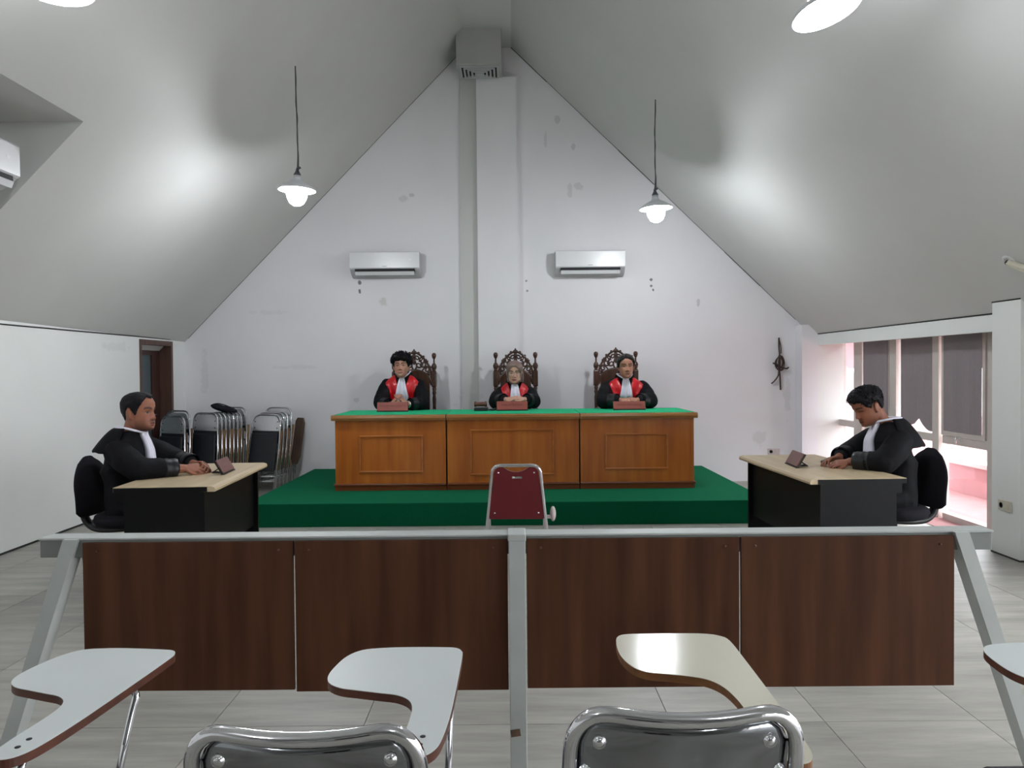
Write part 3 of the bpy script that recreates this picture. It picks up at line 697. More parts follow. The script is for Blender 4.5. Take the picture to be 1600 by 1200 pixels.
# ------------------------------------------------------------------ office chairs
def make_office_chair():
    o = empty('office_chair')  # faces -y
    for k in range(5):
        a = 2 * PI * k / 5 + .3
        d_ = V((math.cos(a), math.sin(a), 0))
        b = MB(); b.tube([d_ * .03 + V((0, 0, .10)), d_ * .30 + V((0, 0, .075))], [.022, .015], 8); b.ell(d_ * .295 + V((0, 0, .075)), .018, .018, .018, 0, 8); lg = b.build('base_arm', M_BLACKP, o)
        b = MB(); b.lathe([(.005, -.012), (.028, -.012), (.028, .012), (.005, .012)], 12, 0, Matrix.Translation(d_ * .30 + V((0, 0, .029))) @ Matrix.Rotation(a, 4, 'Z') @ Matrix.Rotation(R(90), 4, 'X')); b.build('caster', M_BLACKP, lg)
    b = MB(); b.lathe([(.03, .06), (.03, .25), (.02, .26), (.02, .40)], 12); b.build('gas_column', M_BLACKP, o)
    b = MB(); b.loft([((0, -.02, z), (rx, 0, 0), (0, ry, 0)) for rx, ry, z in ((.18, .18, .395), (.225, .22, .41), (.24, .235, .44), (.23, .225, .47), (.19, .19, .485))], 0, 28); b.build('seat', M_BLACKF, o)
    b = MB()
    rings = []
    for k in range(15):
        t = k / 14; z = .47 + .38 * t; e = abs(2 * t - 1)
        w = .215 * (1 - .62 * max(0, t - .45) ** 2 * 3.3) * (1 - .10 * (1 - t)) * (1 - .35 * max(0, e - .86) * 7 * .5)
        yc = .25 + .045 * t - .02 * math.sin(PI * t); d_ = .034 * (1 - .55 * e ** 4)
        rings.append(((0, yc, z), (w, 0, 0), (0, d_, 0)))
    r0_ = rings[0]; r1_ = rings[-1]
    rings = [(V(r0_[0]) - V((0, 0, .012)), V(r0_[1]) * .8, V(r0_[2]) * .4)] + rings + [(V(r1_[0]) + V((0, 0, .014)), V(r1_[1]) * .72, V(r1_[2]) * .5), (V(r1_[0]) + V((0, 0, .02)), V(r1_[1]) * .4, V(r1_[2]) * .2)]
    b.loft(rings, 0, 32); b.build('backrest', M_BLACKF, o)
    b = MB(); b.tube(smooth_pts([(0, -.02, .37), (0, .14, .355), (0, .25, .365), (0, .315, .42), (0, .325, .50), (0, .315, .66)], 6), .024, 10, flat=(0, 1.5)); b.ell((0, .335, .66), .03, .02, .03, 0, 10); b.build('back_support', M_BLACKP, o)
    return o
oc = make_office_chair(); oc.location = (-2.685, 5.34, 0); oc.rotation_euler = (0, 0, R(84))
tag(oc, 'black swivel office chair under the advocate at left', 'chair', 'black swivel chairs')
oc2 = copy_tree(oc); oc2.location = (2.67, 5.36, 0); oc2.rotation_euler = (0, 0, R(-78))
tag(oc2, 'black swivel office chair under the advocate beside the window', 'chair', 'black swivel chairs')

# ------------------------------------------------------------------ red folding chair
rc = tag(empty('folding_chair', (.025, 5.44, 0), R(-1)), 'red vinyl folding chair with chrome frame facing the judges bench', 'chair')
# faces +y, back toward camera
lean = lambda z: -.08 * (z - .42) / .38
top = .776
pth = round_path([(-.225, -.02 + .0, .0), (-.215, lean(.3), .3), (-.165, lean(top), top), (.165, lean(top), top), (.215, lean(.3), .3), (.225, -.02, 0)], [0, .02, .06, .06, .02, 0], 8)
b = MB(); b.tube(pth, .012, 10); b.build('frame', M_CHROME, rc)
outl = []
for k in range(25):
    x = -.155 + .31 * k / 24; z = top - .012 - .035 * max(0, 1 - (x / .085) ** 2) ** .8 - (.035 * ((abs(x) - .12) / .035) ** 2 if abs(x) > .12 else 0)
    outl.append((x, z))
pl = [(x, z) for x, z in outl] + [(.195, .40), (.19, .385), (-.19, .385), (-.195, .40)]
b = MB(); n = len(pl)
fr_ = [(x, lean(z) - .006, z) for x, z in pl]; bk_ = [(x, lean(z) + .02, z) for x, z in pl]
b.add(fr_ + bk_, [tuple(range(n)), tuple(range(2 * n - 1, n - 1, -1))] + [(i, i + n, (i + 1) % n + n, (i + 1) % n) for i in range(n)])
bk = b.build('backrest', M_MAROON, rc)
for (x, z) in ((-.125, .725), (.125, .725), (-.155, .43), (.155, .43)):
    b = MB(); b.ell((x, lean(z) - .006, z), .007, .004, .007, 0, 10); b.build('rivet', M_STEEL, bk)
b = MB(); b.box(-.03, .04, lean(.69) - .009, lean(.69) - .005, .683, .697); b.ell((-.022, lean(.69) - .008, .69), .009, .003, .009, 0, 10); b.build('badge', M_STEEL, bk)
b = MB(); b.box(-.2, .2, .02, .42, .42, .455, bv=.014); b.build('seat', M_MAROONS, rc)
b = MB(); b.tube(round_path([(-.2, .40, 0), (-.2, .05, .41), (.2, .05, .41), (.2, .40, 0)], .05), .011, 8); b.build('rear_leg_frame', M_CHROME, rc)
b = MB(); b.ell((.262, .12, .40), .022, .05, .055, 0, 12); b.box(.2, .262, .09, .13, .37, .39); b.build('side_bracket', M_OUTLETP, rc)

# ------------------------------------------------------------------ foreground chairs with writing tablets
def chrome_back(o, W=.222, topz=.785):
    lean = lambda z: -.10 * (z - .42) / .38
    pts = []
    base = round_path([(-W + .0, .36, .0), (-W - .005, lean(.45), .45), (-W + .012, lean(topz), topz), (W - .012, lean(topz), topz), (W + .005, lean(.45), .45), (W, .36, 0)], [0, .06, .085, .085, .06, 0], 9)
    dense = []
    for a, c in zip(base[:-1], base[1:]):
        k = max(1, int((c - a).length / .025))
        dense += [a.lerp(c, t / k) for t in range(k)]
    dense.append(base[-1])
    for p in dense:
        if p.z > topz - .05:
            q = max(0, 1 - (p.x / (W * .75)) ** 2); p.z -= .011 * q; p.y -= .018 * q
    b = MB(); b.tube(dense, .0145, 14); b.build('frame', M_CHROME, o)
    # curved sheet back
    n = 20; mz = 8; vs = []; Wp = W - .02
    for i in range(mz + 1):
        z = topz - .016 - .21 * i / mz
        for j in range(n + 1):
            t = -1 + 2 * j / n; x = t * (Wp - (.03 * max(0, (z - (topz - .08)) / .055) ** 2 if z > topz - .08 else 0)); 
            dip = .010 * max(0, 1 - (t / .75) ** 2) * max(0, 1 - i / 2.5)
            vs.append((x, lean(z) - .036 * (1 - t * t) + .008, z - dip))
    o2 = len(vs); vs += [(x, y + .004, z) for x, y, z in vs]; fs = []
    for i in range(mz):
        for j in range(n):
            a = i * (n + 1) + j; fs.append((a, a + 1, a + n + 2, a + n + 1)); fs.append((o2 + a, o2 + a + n + 1, o2 + a + n + 2, o2 + a + 1))
    for j in range(n):
        fs.append((j, o2 + j, o2 + j + 1, j + 1)); a = mz * (n + 1) + j; fs.append((a, a + 1, o2 + a + 1, o2 + a))
    for i in range(mz):
        a = i * (n + 1); fs.append((a, a + n + 1, o2 + a + n + 1, o2 + a)); a += n; fs.append((a, o2 + a, o2 + a + n + 1, a + n + 1))
    b = MB(); b.add(vs, fs, 0, True); bk = b.build('backrest', M_CHROME_D, o)
    for s in (-1, 1):
        for dz in (.062, .128):
            z = topz - dz; x = s * (W - .05 - (.012 if dz < .1 else -.012)); t = x / Wp
            b = MB(); y = lean(z) - .036 * (1 - t * t) + .006
            b.lathe([(.0135, -.001), (.0135, .001), (.0095, .0015), (.009, .003), (.005, .005), (.001, .0055)], 14, 0, Matrix.Translation((x, y, z)) @ Matrix.Rotation(R(90), 4, 'X')); b.build('rivet', M_CHROME, bk)
    b = MB(); b.box(-W + .02, W - .02, .01, .40, .415, .455, bv=.016); b.build('seat', M_BLACKV, o)
    b = MB(); b.tube(round_path([(-W + .03, .02, 0), (-W + .03, .36, .40), (W - .03, .36, .40), (W - .03, .02, 0)], .06), .012, 8); b.build('rear_leg_frame', M_CHROME, o)
    for s in (-1, 1):
        for y in (.36,):
            b = MB(); b.lathe([(.017, 0), (.017, .03), (.013, .035)], 10, 0, Matrix.Translation((s * W, y, 0))); b.build('foot_cap', M_BLACKP, o)
TAB_A = [(-.478, 1.955), (-.474, 2.02), (-.458, 2.09), (-.425, 2.135), (-.37, 2.15), (-.296, 2.155), (-.2, 2.152), (-.163, 2.145), (-.146, 2.12), (-.142, 2.08), (-.143, 1.9), (-.146, 1.734),
         (-.153, 1.63), (-.163, 1.575), (-.183, 1.545), (-.21, 1.54), (-.232, 1.56), (-.238, 1.62), (-.236, 1.7), (-.238, 1.765), (-.252, 1.808), (-.284, 1.836), (-.33, 1.85), (-.383, 1.865), (-.43, 1.88), (-.464, 1.91)]
TAB_B = [(.285, 2.06), (.287, 2.15), (.3, 2.195), (.33, 2.21), (.4, 2.212), (.5, 2.212), (.555, 2.207), (.59, 2.19), (.608, 2.15), (.61, 2.0), (.609, 1.8), (.606, 1.62), (.598, 1.53), (.57, 1.5), (.535, 1.52),
         (.525, 1.6), (.524, 1.72), (.52, 1.79), (.508, 1.85), (.485, 1.89), (.45, 1.912), (.39, 1.93), (.335, 1.945), (.303, 1.985)]
def tablet(o, outl, dx, dy, mats, zt=.668, th=.021, rot=0., bolt=True, tilt=0.):
    pts = smooth_pts([(x - dx, y - dy, 0) for x, y in outl], 4, True)
    if rot:
        c = V((-.16 - dx, 1.6 - dy, 0)); Rm = Matrix.Rotation(rot, 3, 'Z'); pts = [c + Rm @ (p - c) for p in pts]
    n = len(pts); b = MB()
    b.add([(p.x, p.y, zt - th) for p in pts] + [(p.x, p.y, zt - .0015) for p in pts], [(i, (i + 1) % n, (i + 1) % n + n, i + n) for i in range(n)] + [tuple(range(n - 1, -1, -1))], 1, False)
    b.add([(p.x, p.y, zt - .0015) for p in pts] + [(p.x * .0 + p.x, p.y, zt) for p in pts], [(i, (i + 1) % n, (i + 1) % n + n, i + n) for i in range(n)] + [tuple(range(n, 2 * n))], 0, False)
    t = b.build('writing_tablet', mats, o)
    if tilt:
        cy = min(p.y for p in pts); t.data.transform(Matrix.Translation((0, cy, zt)) @ Matrix.Rotation(tilt, 4, 'X') @ Matrix.Translation((0, -cy, -zt)))
    if bolt:
        xs = [p for p in pts if p.y < min(q.y for q in pts) + .09]; cx = sum(p.x for p in xs) / len(xs); y0 = min(q.y for q in pts)
        for dy_ in (.05, .085):
            b = MB(); b.lathe([(.006, zt - .002), (.006, zt + .0012)], 10, 0, Matrix.Translation((cx + .002 * (dy_ > .06), y0 + dy_, 0))); b.build('bolt', M_DARK, t)
    return pts
def tablet_chair(x, y, label, outl, mats, dx, rot=0., bolt=True, topz=.79):
    o = tag(empty('tablet_arm_chair', (x, y, 0)), label, 'chair', 'chrome chairs with writing tablets')
    chrome_back(o, topz=topz)
    pts = tablet(o, outl, x + dx, y, mats, rot=rot, bolt=bolt, tilt=0. if bolt else R(1.0))
    xm = max(p.x for p in pts); ymax = max(p.y for p in pts)
    e = [p for p in pts if p.y > ymax - .3 and p.y < ymax - .17]; xe = max(p.x for p in e) - .012; ye = ymax - .22
    b = MB(); b.tube(round_path([(xe - .05, ye - .02, .64), (xe - .0, ye, .642), (xe - .01, ye - .02, .58), (.225, .26, .08)], .035, 6), .0095, 10)
    e2 = [p for p in pts if p.y < min(q.y for q in pts) + .1]; xh = sum(p.x for p in e2) / len(e2); yh = min(q.y for q in pts) + .07
    b.tube(round_path([(xh, yh, .645), (xh, yh - .02, .60), (.225, .03, .46)], .02), .0095, 10); b.build('tablet_support', M_CHROME, o)
    return o
WHT = [M_TABW, M_EDGE]; CRM = [M_TABC, M_EDGE2]
tablet_chair(-.392, 1.50, 'chrome chair back at bottom left with dark red edged white tablet', TAB_A, WHT, .0)
tablet_chair(.318, 1.52, 'chrome chair back at bottom right with glossy cream plywood tablet', TAB_B, CRM, .0, bolt=False, topz=.812)
tablet_chair(-1.245, 1.50, 'chair whose white tablet arm reaches in at the bottom left corner', TAB_A, WHT, .842, rot=R(-5))
tablet_chair(1.36, 1.50, 'chair whose white tablet tip enters at the lower right edge', TAB_A, WHT, -1.757, rot=R(2))

# ------------------------------------------------------------------ folded chairs stacked at back left
def make_folded(tan=True):
    o = empty('folded_chair')   # stands in the x-z plane, front is -y
    W = .205; H = .97
    pth = round_path([(-W, 0, 0), (-W, 0, .55), (-W + .02, 0, H), (W - .02, 0, H), (W, 0, .55), (W, 0, 0)], [0, .02, .1, .1, .02, 0], 7)
    b = MB(); b.tube(pth, .0115, 8); b.build('frame', M_CHROME, o)
    outl = [(-W + .018, .80), (-W + .03, .86), (-W + .06, .925), (-W + .1, .952), (W - .1, .952), (W - .06, .925), (W - .03, .86), (W - .018, .80), (W - .02, .765), (-W + .02, .765)]
    b = MB(); b.prism(outl, (-.008, .004)); bk = b.build('backrest', M_CHROME_S, o)
    for s in (-1, 1):
        for z in (.88, .80):
            b = MB(); b.ell((s * (W - .05), -.009, z), .008, .004, .008, 0, 8); b.build('rivet', M_DARK, bk)
    b = MB(); b.box(-W + .025, W - .025, -.03, -.006, .26, .73, bv=.012); b.box(-W + .02, W - .02, -.002, .004, .70, .77); b.build('seat', M_BLACKV, o)
    b = MB(); b.tube(round_path([(-W + .035, .022, .03), (-W + .035, .022, .62), (W - .035, .022, .62), (W - .035, .022, .03)], .05, 5), .0105, 8)
    b.tube([(-W + .03, .02, .14), (W - .03, .02, .14)], .009, 8); b.tube([(-W, 0, .20), (W, 0, .20)], .009, 8); b.build('rear_leg_frame', M_CHROME, o)
    b = MB(); b.box(W - .03, W + .012, .012, .032, .28, .72, bv=.012); b.box(W - .01, W + .016, .008, .03, .66, .78, bv=.01); b.build('folded_tablet', M_TAN if tan else M_CARDB, o)
    return o
M_CHROME_S = mat('chrome_backrest', (.85, .85, .87), .38, 1.0, rvar=.08, scale=7)
f0 = make_folded(True); f1 = make_folded(False)
TH = R(-33); st = V((math.sin(-TH), math.cos(TH), 0)) * .054
def put(i, base, src, lean, label, group, zs=1., yaw=-25):
    o = copy_tree(src); o.location = base; o.rotation_euler = (R(-lean), 0, R(yaw)); o.scale = (1, 1, zs); tag(o, label, 'chair', group); return o
ordn = ['front', 'second', 'third', 'fourth', 'fifth', 'sixth', 'seventh', 'rearmost']
base = V((-3.615, 8.93, .0))
for k in range(7):
    put(k, base + st * k, f0 if k % 2 else f1, 4, 'folded chrome chair with black seat, %s of the middle row by back wall' % ordn[k], 'folded chairs in the middle row')
put(7, base + st * 7.3 + V((0, 0, 0)), f0, 4, 'folded chrome chair standing tallest at the rear of the middle row', 'folded chairs in the middle row', 1.05)
base = V((-3.96, 8.84, 0))
for k, zs in ((0, .97), (1.2, 1.03)):
    put(k, base + st * k, f1, 4, ('shorter' if k == 0 else 'taller rear') + ' folded chrome chair just behind the seated advocate by the door', 'folded chairs near the door', zs)
base = V((-3.03, 9.17, 0))
for k, zs, nm in ((0, .97, 'front'), (1, .99, 'second'), (2.0, 1.0, 'third'), (3.1, 1.05, 'tallest rear')):
    put(k, base + st * k, f0 if k != 1 else f1, 11, 'folded chrome chair with black seat, %s of the leaning row beside green dais' % nm, 'folded chairs leaning beside the dais', zs, -16)
for f in (f0, f1):
    for ch in list(f.children):
        for g in list(ch.children): bpy.data.objects.remove(g)
        bpy.data.objects.remove(ch)
    bpy.data.objects.remove(f)
lb = tag(empty('leaning_board', (-2.735, 9.48, .0), R(-33), R(-10)), 'dark brown writing board leaning at the right end of folded chairs', 'board')
b = MB(); b.prism([(-.04, .30), (-.07, .36), (-.07, .84), (-.04, .88), (.05, .88), (.08, .82), (.075, .40), (.03, .30)], (-.012, .012)); b.build('board', M_CARDB, lb)
b = MB(); b.tube([(0, .018, .0), (0, .018, .6)], .01, 8); b.tube([(-.05, .018, .0), (-.05, .018, .6)], .01, 8); b.build('stand_tube', M_CHROME, lb)
cs = tag(empty('camera_case', (-3.44, 9.07, .975)), 'small black padded case lying on top of the folded chairs', 'case')
b = MB(); b.ell((0, 0, .045), .13, .05, .038, 0, 16, rot=Matrix.Rotation(R(16), 3, 'Y')); b.ell((.10, .02, .03), .09, .045, .032, 0, 14, rot=Matrix.Rotation(R(20), 3, 'Y')); b.build('case_body', M_BLACKF, cs)
b = MB(); b.tube(smooth_pts([(-.1, 0, .09), (-.02, -.02, .10), (.08, -.01, .07), (.17, 0, .02)], 5), .007, 6); b.build('strap', M_BLACKP, cs)

# ------------------------------------------------------------------ small things on walls
def outlet(loc, rz, label, M_):
    o = tag(empty('wall_outlet', loc, rz), label, 'outlet', 'wall outlets')
    b = MB(); b.box(-.075, .075, -.012, 0, -.04, .04, bv=.004); b.build('plate', M_, o)
    b = MB(); b.lathe([(.022, 0), (.022, .003), (.017, .003), (.017, .001)], 16, 0, Matrix.Translation((-.036, -.011, 0)) @ Matrix.Rotation(R(90), 4, 'X')); b.build('socket', M_CORD, o)
    b = MB(); b.box(.01, .055, -.016, -.011, -.022, .022, bv=.002); b.build('switch', M_, o)
    return o
outlet((3.32, YB - .001, .375), 0, 'pale outlet low on the back wall behind the right desk', M_OUTLETP)
outlet((3.719, 5.78, .388), R(-90), 'cream outlet with switch on the face of the white pillar', M_OUTLET)
cb = tag(empty('cable_bundle', (3.385, YB - .03, 1.45)), 'tangled brown cables hanging from the back wall near the corner', 'cable')
random.seed(3)
for pts, r in (([(-.005, 0, .37), (-.008, -.01, .25), (-.005, -.03, .12), (-.01, -.02, .0), (.0, -.02, -.12), (.012, -.01, -.29)], .011),
               ([(-.01, -.01, -.0), (-.02, -.02, -.1), (-.06, -.01, -.17), (-.105, -.01, -.21)], .009),
               ([(-.09, -.02, .05), (-.04, -.03, .03), (.02, -.03, -.01), (.09, -.02, -.02), (.11, -.02, .0)], .010),
               ([(.0, 0, .34), (.015, -.01, .26), (.02, -.01, .17)], .006)):
    b = MB(); b.tube(smooth_pts(pts, 6), r, 7); b.build('cable_end', M_CABLE, cb)
b = MB()
for k in range(7):
    a = k * .9; rx = .045 + .012 * (k % 3); rz_ = .07 + .012 * ((k * 2) % 3)
    c = V((.012 * math.sin(a * 3), -.02 - .004 * k, .05 + .012 * math.cos(a * 2)))
    pts = [c + V((rx * math.cos(t) * math.cos(a * .4), .012 * math.sin(2 * t + a), rz_ * math.sin(t))) for t in [2 * PI * q / 18 for q in range(18)]]
    b.tube(pts, .0065, 6, closed=True)
b.build('coil', M_CABLE, cb)
ph = tag(empty('pipe_stub', (3.47, 5.36, zr(3.47))), 'pale capped pipe hole on the sloped ceiling at right edge', 'pipe')
b = MB(); Tn = Matrix.Rotation(R(180 + 44), 4, 'Y')
b.lathe([(.05, -.02), (.052, .006), (.03, .01), (.02, .006), (.0, .006)], 18, 0, Tn, caps=False); b.build('collar', M_CEIL, ph)
b = MB(); b.ell((-.01, 0, -.012), .018, .03, .018, 0, 10); b.build('opening', M_DARK, ph)
b = MB(); b.tube(smooth_pts([(-.012, -.01, -.012), (.03, -.10, -.06), (.07, -.25, -.10), (.10, -.5, -.13)], 6), .022, 10); b.tube(smooth_pts([(-.03, -.01, -.02), (.01, -.10, -.08), (.05, -.25, -.13), (.08, -.5, -.16)], 6), .006, 6); b.build('hose', M_OUTLET, ph)

# ------------------------------------------------------------------ people
def interp(xs, ys, x):
    return float(np.interp(x, xs, ys))
HZ = [-.121, -.116, -.104, -.085, -.068, -.045, -.02, 0, .03, .06, .085, .103, .114, .119]
HF = [.035, .066, .083, .087, .087, .085, .084, .083, .091, .090, .079, .060, .037, .0]
HB = [.02, .005, -.015, -.035, -.055, -.075, -.086, -.092, -.098, -.096, -.085, -.064, -.038, .0]
HW = [.015, .030, .043, .055, .062, .067, .070, .0715, .0735, .0735, .065, .050, .031, .0]
def head_surface(nz=64, nt=80, wide=1., jaw=1.):
    """grid of head points, local: x right, -y face, z up, origin between the ears at eye height"""
    P = np.zeros((nz, nt, 3))
    for i in range(nz):
        t = i / (nz - 1); z = -.121 + .24 * (1 - math.cos(PI * t)) / 2
        f, bk, w = interp(HZ, HF, z), interp(HZ, HB, z), interp(HZ, HW, z) * wide
        if z < -.03: w *= 1 + (jaw - 1) * min(1, (-.03 - z) / .05)
        if i in (0, nz - 1): w = 1e-4
        for j in range(nt):
            a = 2 * PI * j / nt; sx, cx = math.sin(a), math.cos(a)
            x = w * math.copysign(abs(sx) ** .88, sx)
            y = -(f * cx ** 1 if cx > 0 else 0) + (-bk * -cx if cx < 0 else 0) * 1
            if cx < 0: y = -bk * (-cx)
            if i in (0, nz - 1): y = -.03 if i == 0 else 0.
            ax = abs(x)
            if cx > 0 and 0 < i < nz - 1:
                g = lambda u, c, s_: math.exp(-((u - c) / s_) ** 2)
                d = 0.
                # nose
                if -.05 < z < .03:
                    am = interp([-.05, -.046, -.04, -.028, 0, .02, .03], [0, .006, .021, .021, .010, .004, 0], z)
                    sg = interp([-.05, -.035, -.02, .03], [.016, .0145, .010, .008], z); d += am * g(x, 0, sg)
                    d += .008 * g(ax, .015, .007) * g(z, -.038, .008)
                d -= .010 * g(ax, .031, .017) * g(z, .002, .012)      # eye sockets
                d += .0065 * g(ax, .031, .0105) * g(z, .0, .0075)     # eyeballs under lids
                d += .004 * g(ax, .03, .022) * g(z, .021, .008)       # brow
                d += .0055 * g(x, 0, .017) * g(z, -.064, .0055) + .006 * g(x, 0, .014) * g(z, -.077, .006)
                d -= .004 * g(x, 0, .02) * g(z, -.0705, .003) + .004 * g(x, 0, .016) * g(z, -.088, .006)
                d += .005 * g(x, 0, .018) * g(z, -.105, .012)
                d += .004 * g(ax, .042, .016) * g(z, -.03, .018)
                y -= d
            P[i, j] = (x, y, z)
    return P
def head_mb(b, T, wide=1., jaw=1.):
    P = head_surface(wide=wide, jaw=jaw); nz, nt = P.shape[:2]
    vs = [V(p) for p in P.reshape(-1, 3)]; fs = []
    for i in range(nz - 1):
        for j in range(nt): fs.append((i * nt + j, i * nt + (j + 1) % nt, (i + 1) * nt + (j + 1) % nt, (i + 1) * nt + j))
    fs.append(tuple(range(nt))[::-1]); fs.append(tuple((nz - 1) * nt + j for j in range(nt)))
    b.add(vs, fs, 0, True, T)
    for s in (-1, 1):
        b.ell((s * .0785 * wide, .014, -.006), .009, .021, .034, 0, 14, T, Matrix.Rotation(R(-12), 3, 'X') @ Matrix.Rotation(s * R(18), 3, 'Z'))
        b.ell((s * .0755 * wide, .006, -.032), .008, .009, .011, 0, 10, T)
def limb(b, pts, rs, n=16, T=None):
    pts = [V(p) for p in pts]; ps = []; rr2 = []
    for i in range(len(pts) - 1):
        for k in range(5):
            t = k / 5; ps.append(pts[i].lerp(pts[i + 1], t)); rr2.append(rs[i] * (1 - t) + rs[i + 1] * t)
    ps.append(pts[-1]); rr2.append(rs[-1])
    b.tube(ps, rr2, n, M=T)
    for p, r in zip(pts, rs): b.ell(p, r, r, r, 0, 12, T)
def hand_mb(b, w, d, nrm, side, curl=(20, 30, 20), sc=1., T=None, thumb=(.5, .5), spread=.10):
    """w wrist, d finger direction, nrm back of hand; side=+1 thumb towards d x nrm * side"""
    w, d, nrm = V(w), V(d).normalized(), V(nrm); nrm = (nrm - d * nrm.dot(d)).normalized(); lat = d.cross(nrm).normalized() * side
    fr_ = [(w + d * t * sc, lat * rx * sc, nrm * ry * sc) for t, rx, ry in ((-.02, .026, .02), (.0, .028, .0195), (.03, .036, .017), (.06, .042, .0155), (.085, .042, .0135), (.094, .037, .009))]
    b.loft(fr_, 0, 16, T)
    L = [(.040, .025, .019), (.044, .028, .020), (.041, .026, .019), (.032, .020, .017)]
    for k in range(4):
        off = (.0315 - .021 * k); p = w + d * (.086 - .004 * abs(k - 1.2)) * sc + lat * off * sc
        ang = 0; dd = (d + lat * spread * (1.5 - k) * .6).normalized(); pts = [p - dd * .02 * sc, p]; rr2 = [.009 * sc, .0088 * sc]
        for q in range(3):
            ang += R(curl[q]); v = dd * math.cos(ang) - nrm * math.sin(ang); p = p + v * L[k][q] * sc; pts.append(p); rr2.append((.0083, .0078, .0068)[q] * sc)
        b.tube(pts, rr2, 10, M=T); b.ell(pts[-1], .0068 * sc, .0068 * sc, .0068 * sc, 0, 8, T)
        for p_, r_ in zip(pts[1:-1], rr2[1:-1]): b.ell(p_, r_, r_, r_, 0, 8, T)
    p = w + d * .022 * sc + lat * .026 * sc; v = (d * .72 + lat * thumb[0] - nrm * .25).normalized(); v2 = (d * 1 + lat * .05 * thumb[1] - nrm * .35).normalized()
    pts = [p, p + v * .042 * sc, p + v * .042 * sc + v2 * .03 * sc, p + v * .042 * sc + v2 * .055 * sc]
    b.tube(pts, [.0135 * sc, .0105 * sc, .0092 * sc, .0075 * sc], 10, M=T)
    for p_, r_ in zip(pts[1:], (.0105, .0092, .0075)): b.ell(p_, r_ * sc, r_ * sc, r_ * sc, 0, 8, T)

def skin_material(name, tone):
    M = bpy.data.materials.new(name); M.use_nodes = True; nt = M.node_tree; b = nt.nodes['Principled BSDF']
    at = nt.nodes.new('ShaderNodeAttribute'); at.attribute_name = 'Col'
    nz = nt.nodes.new('ShaderNodeTexNoise'); nz.inputs['Scale'].default_value = 30
    mr = nt.nodes.new('ShaderNodeMapRange'); mr.inputs[3].default_value = .94; mr.inputs[4].default_value = 1.06
    hs = nt.nodes.new('ShaderNodeHueSaturation'); nt.links.new(nz.outputs[0], mr.inputs[0]); nt.links.new(mr.outputs[0], hs.inputs['Value'])
    nt.links.new(at.outputs['Color'], hs.inputs['Color']); nt.links.new(hs.outputs[0], b.inputs['Base Color'])
    b.inputs['Roughness'].default_value = .48; b.inputs['Specular IOR Level'].default_value = .4
    b.inputs['Subsurface Weight'].default_value = .06; b.inputs['Subsurface Radius'].default_value = (.012, .005, .003); b.inputs['Subsurface Scale'].default_value = .3
    return M
def paint_skin(me, Hinv, tone, face):
    """albedo per vertex: skin, lips, brows, eyes, beard (head-local coordinates)"""
    n = len(me.vertices); co = np.empty(n * 3, 'f'); me.vertices.foreach_get('co', co); co = co.reshape(-1, 3)
    Hm = np.array(Hinv); p = co @ Hm[:3, :3].T + Hm[:3, 3]
    x, y, z = p[:, 0], p[:, 1], p[:, 2]; ax = np.abs(x); front = (y < -.03)
    base = np.array(hexc(tone)[:3]); c = np.tile(base, (n, 1))
    def mix(mask, colr, k=1.):
        mk = (np.clip(mask, 0, 1) * k)[:, None]; c[:] = c * (1 - mk) + np.array(hexc(colr)[:3]) * mk
    sm = lambda d, w_: np.clip(1 - d / w_, 0, 1)
    g = lambda u, cc, s_: np.exp(-((u - cc) / s_) ** 2)
    rosy = face.get('rosy', '#a8604e')
    mix(front * g(ax, .04, .02) * g(z, -.035, .025), rosy, .25)
    mix(front * g(x, 0, .014) * g(z, -.035, .014), rosy, .25)
    if face.get('beard'):
        k = face['beard']
        mix(front * g(ax, .012, .022) * g(z, -.055, .007), '#1d1512', .8 * k)
        mix((y < .01) * g(z, -.112, .022), '#1d1512', .9 * k)
        mix((y < .0) * np.clip((ax - .025) / .03, 0, 1) * np.clip((-.02 - z) / .03, 0, 1) * np.clip((.0 - y) / .02, 0, 1) * g(z, -.085, .05), '#241a16', .5 * k)
    mix(front * (ax < .027) * sm(np.abs(z + .0705 + .10 * ax * 0), .0125) * (1.25 - (ax / .027) ** 2) * 1.3, face.get('lips', '#7c3d36'), .9)
    mix(front * (ax < .025) * sm(np.abs(z + .0705), .0035), '#3a1714', .85)
    bz = .0235 + .006 * np.sin(np.clip((ax - .012) / .042, 0, 1) * 2.6)
    mix(front * (ax > .012) * (ax < .054) * sm(np.abs(z - bz), .008) * 1.6, face.get('brow', '#1a1210'), .9)
    op = face.get('open', 1.); ex = (ax - .031) / .0155; ez = z / (.0062 * op)
    e = ex ** 2 + ez ** 2
    mix(front * sm(np.maximum(e - .6, 0), 1.2) * (ax < .05), '#3a2019', .55)
    if op > .3:
        mix(front * (e < 1), '#a8988e', .8); mix(front * (((ax - .031) / .0068) ** 2 + (z / .0066) ** 2 < 1) * (np.abs(ez) < 1.05), '#140d0b', 1.)
    lid = (z - .0058 * op * np.sqrt(np.clip(1 - ex ** 2, 0, 1)))
    mix(front * (np.abs(ex) < 1.1) * sm(np.abs(lid), .0034), '#160e0c', .9)
    mix(front * g(ax, .0085, .0045) * g(z, -.0465, .0035) * (y < -.075), '#24100c', .9)
    attr = me.color_attributes.new('Col', 'FLOAT_COLOR', 'POINT')
    attr.data.foreach_set('color', np.hstack([c, np.ones((n, 1))]).astype('f').ravel())

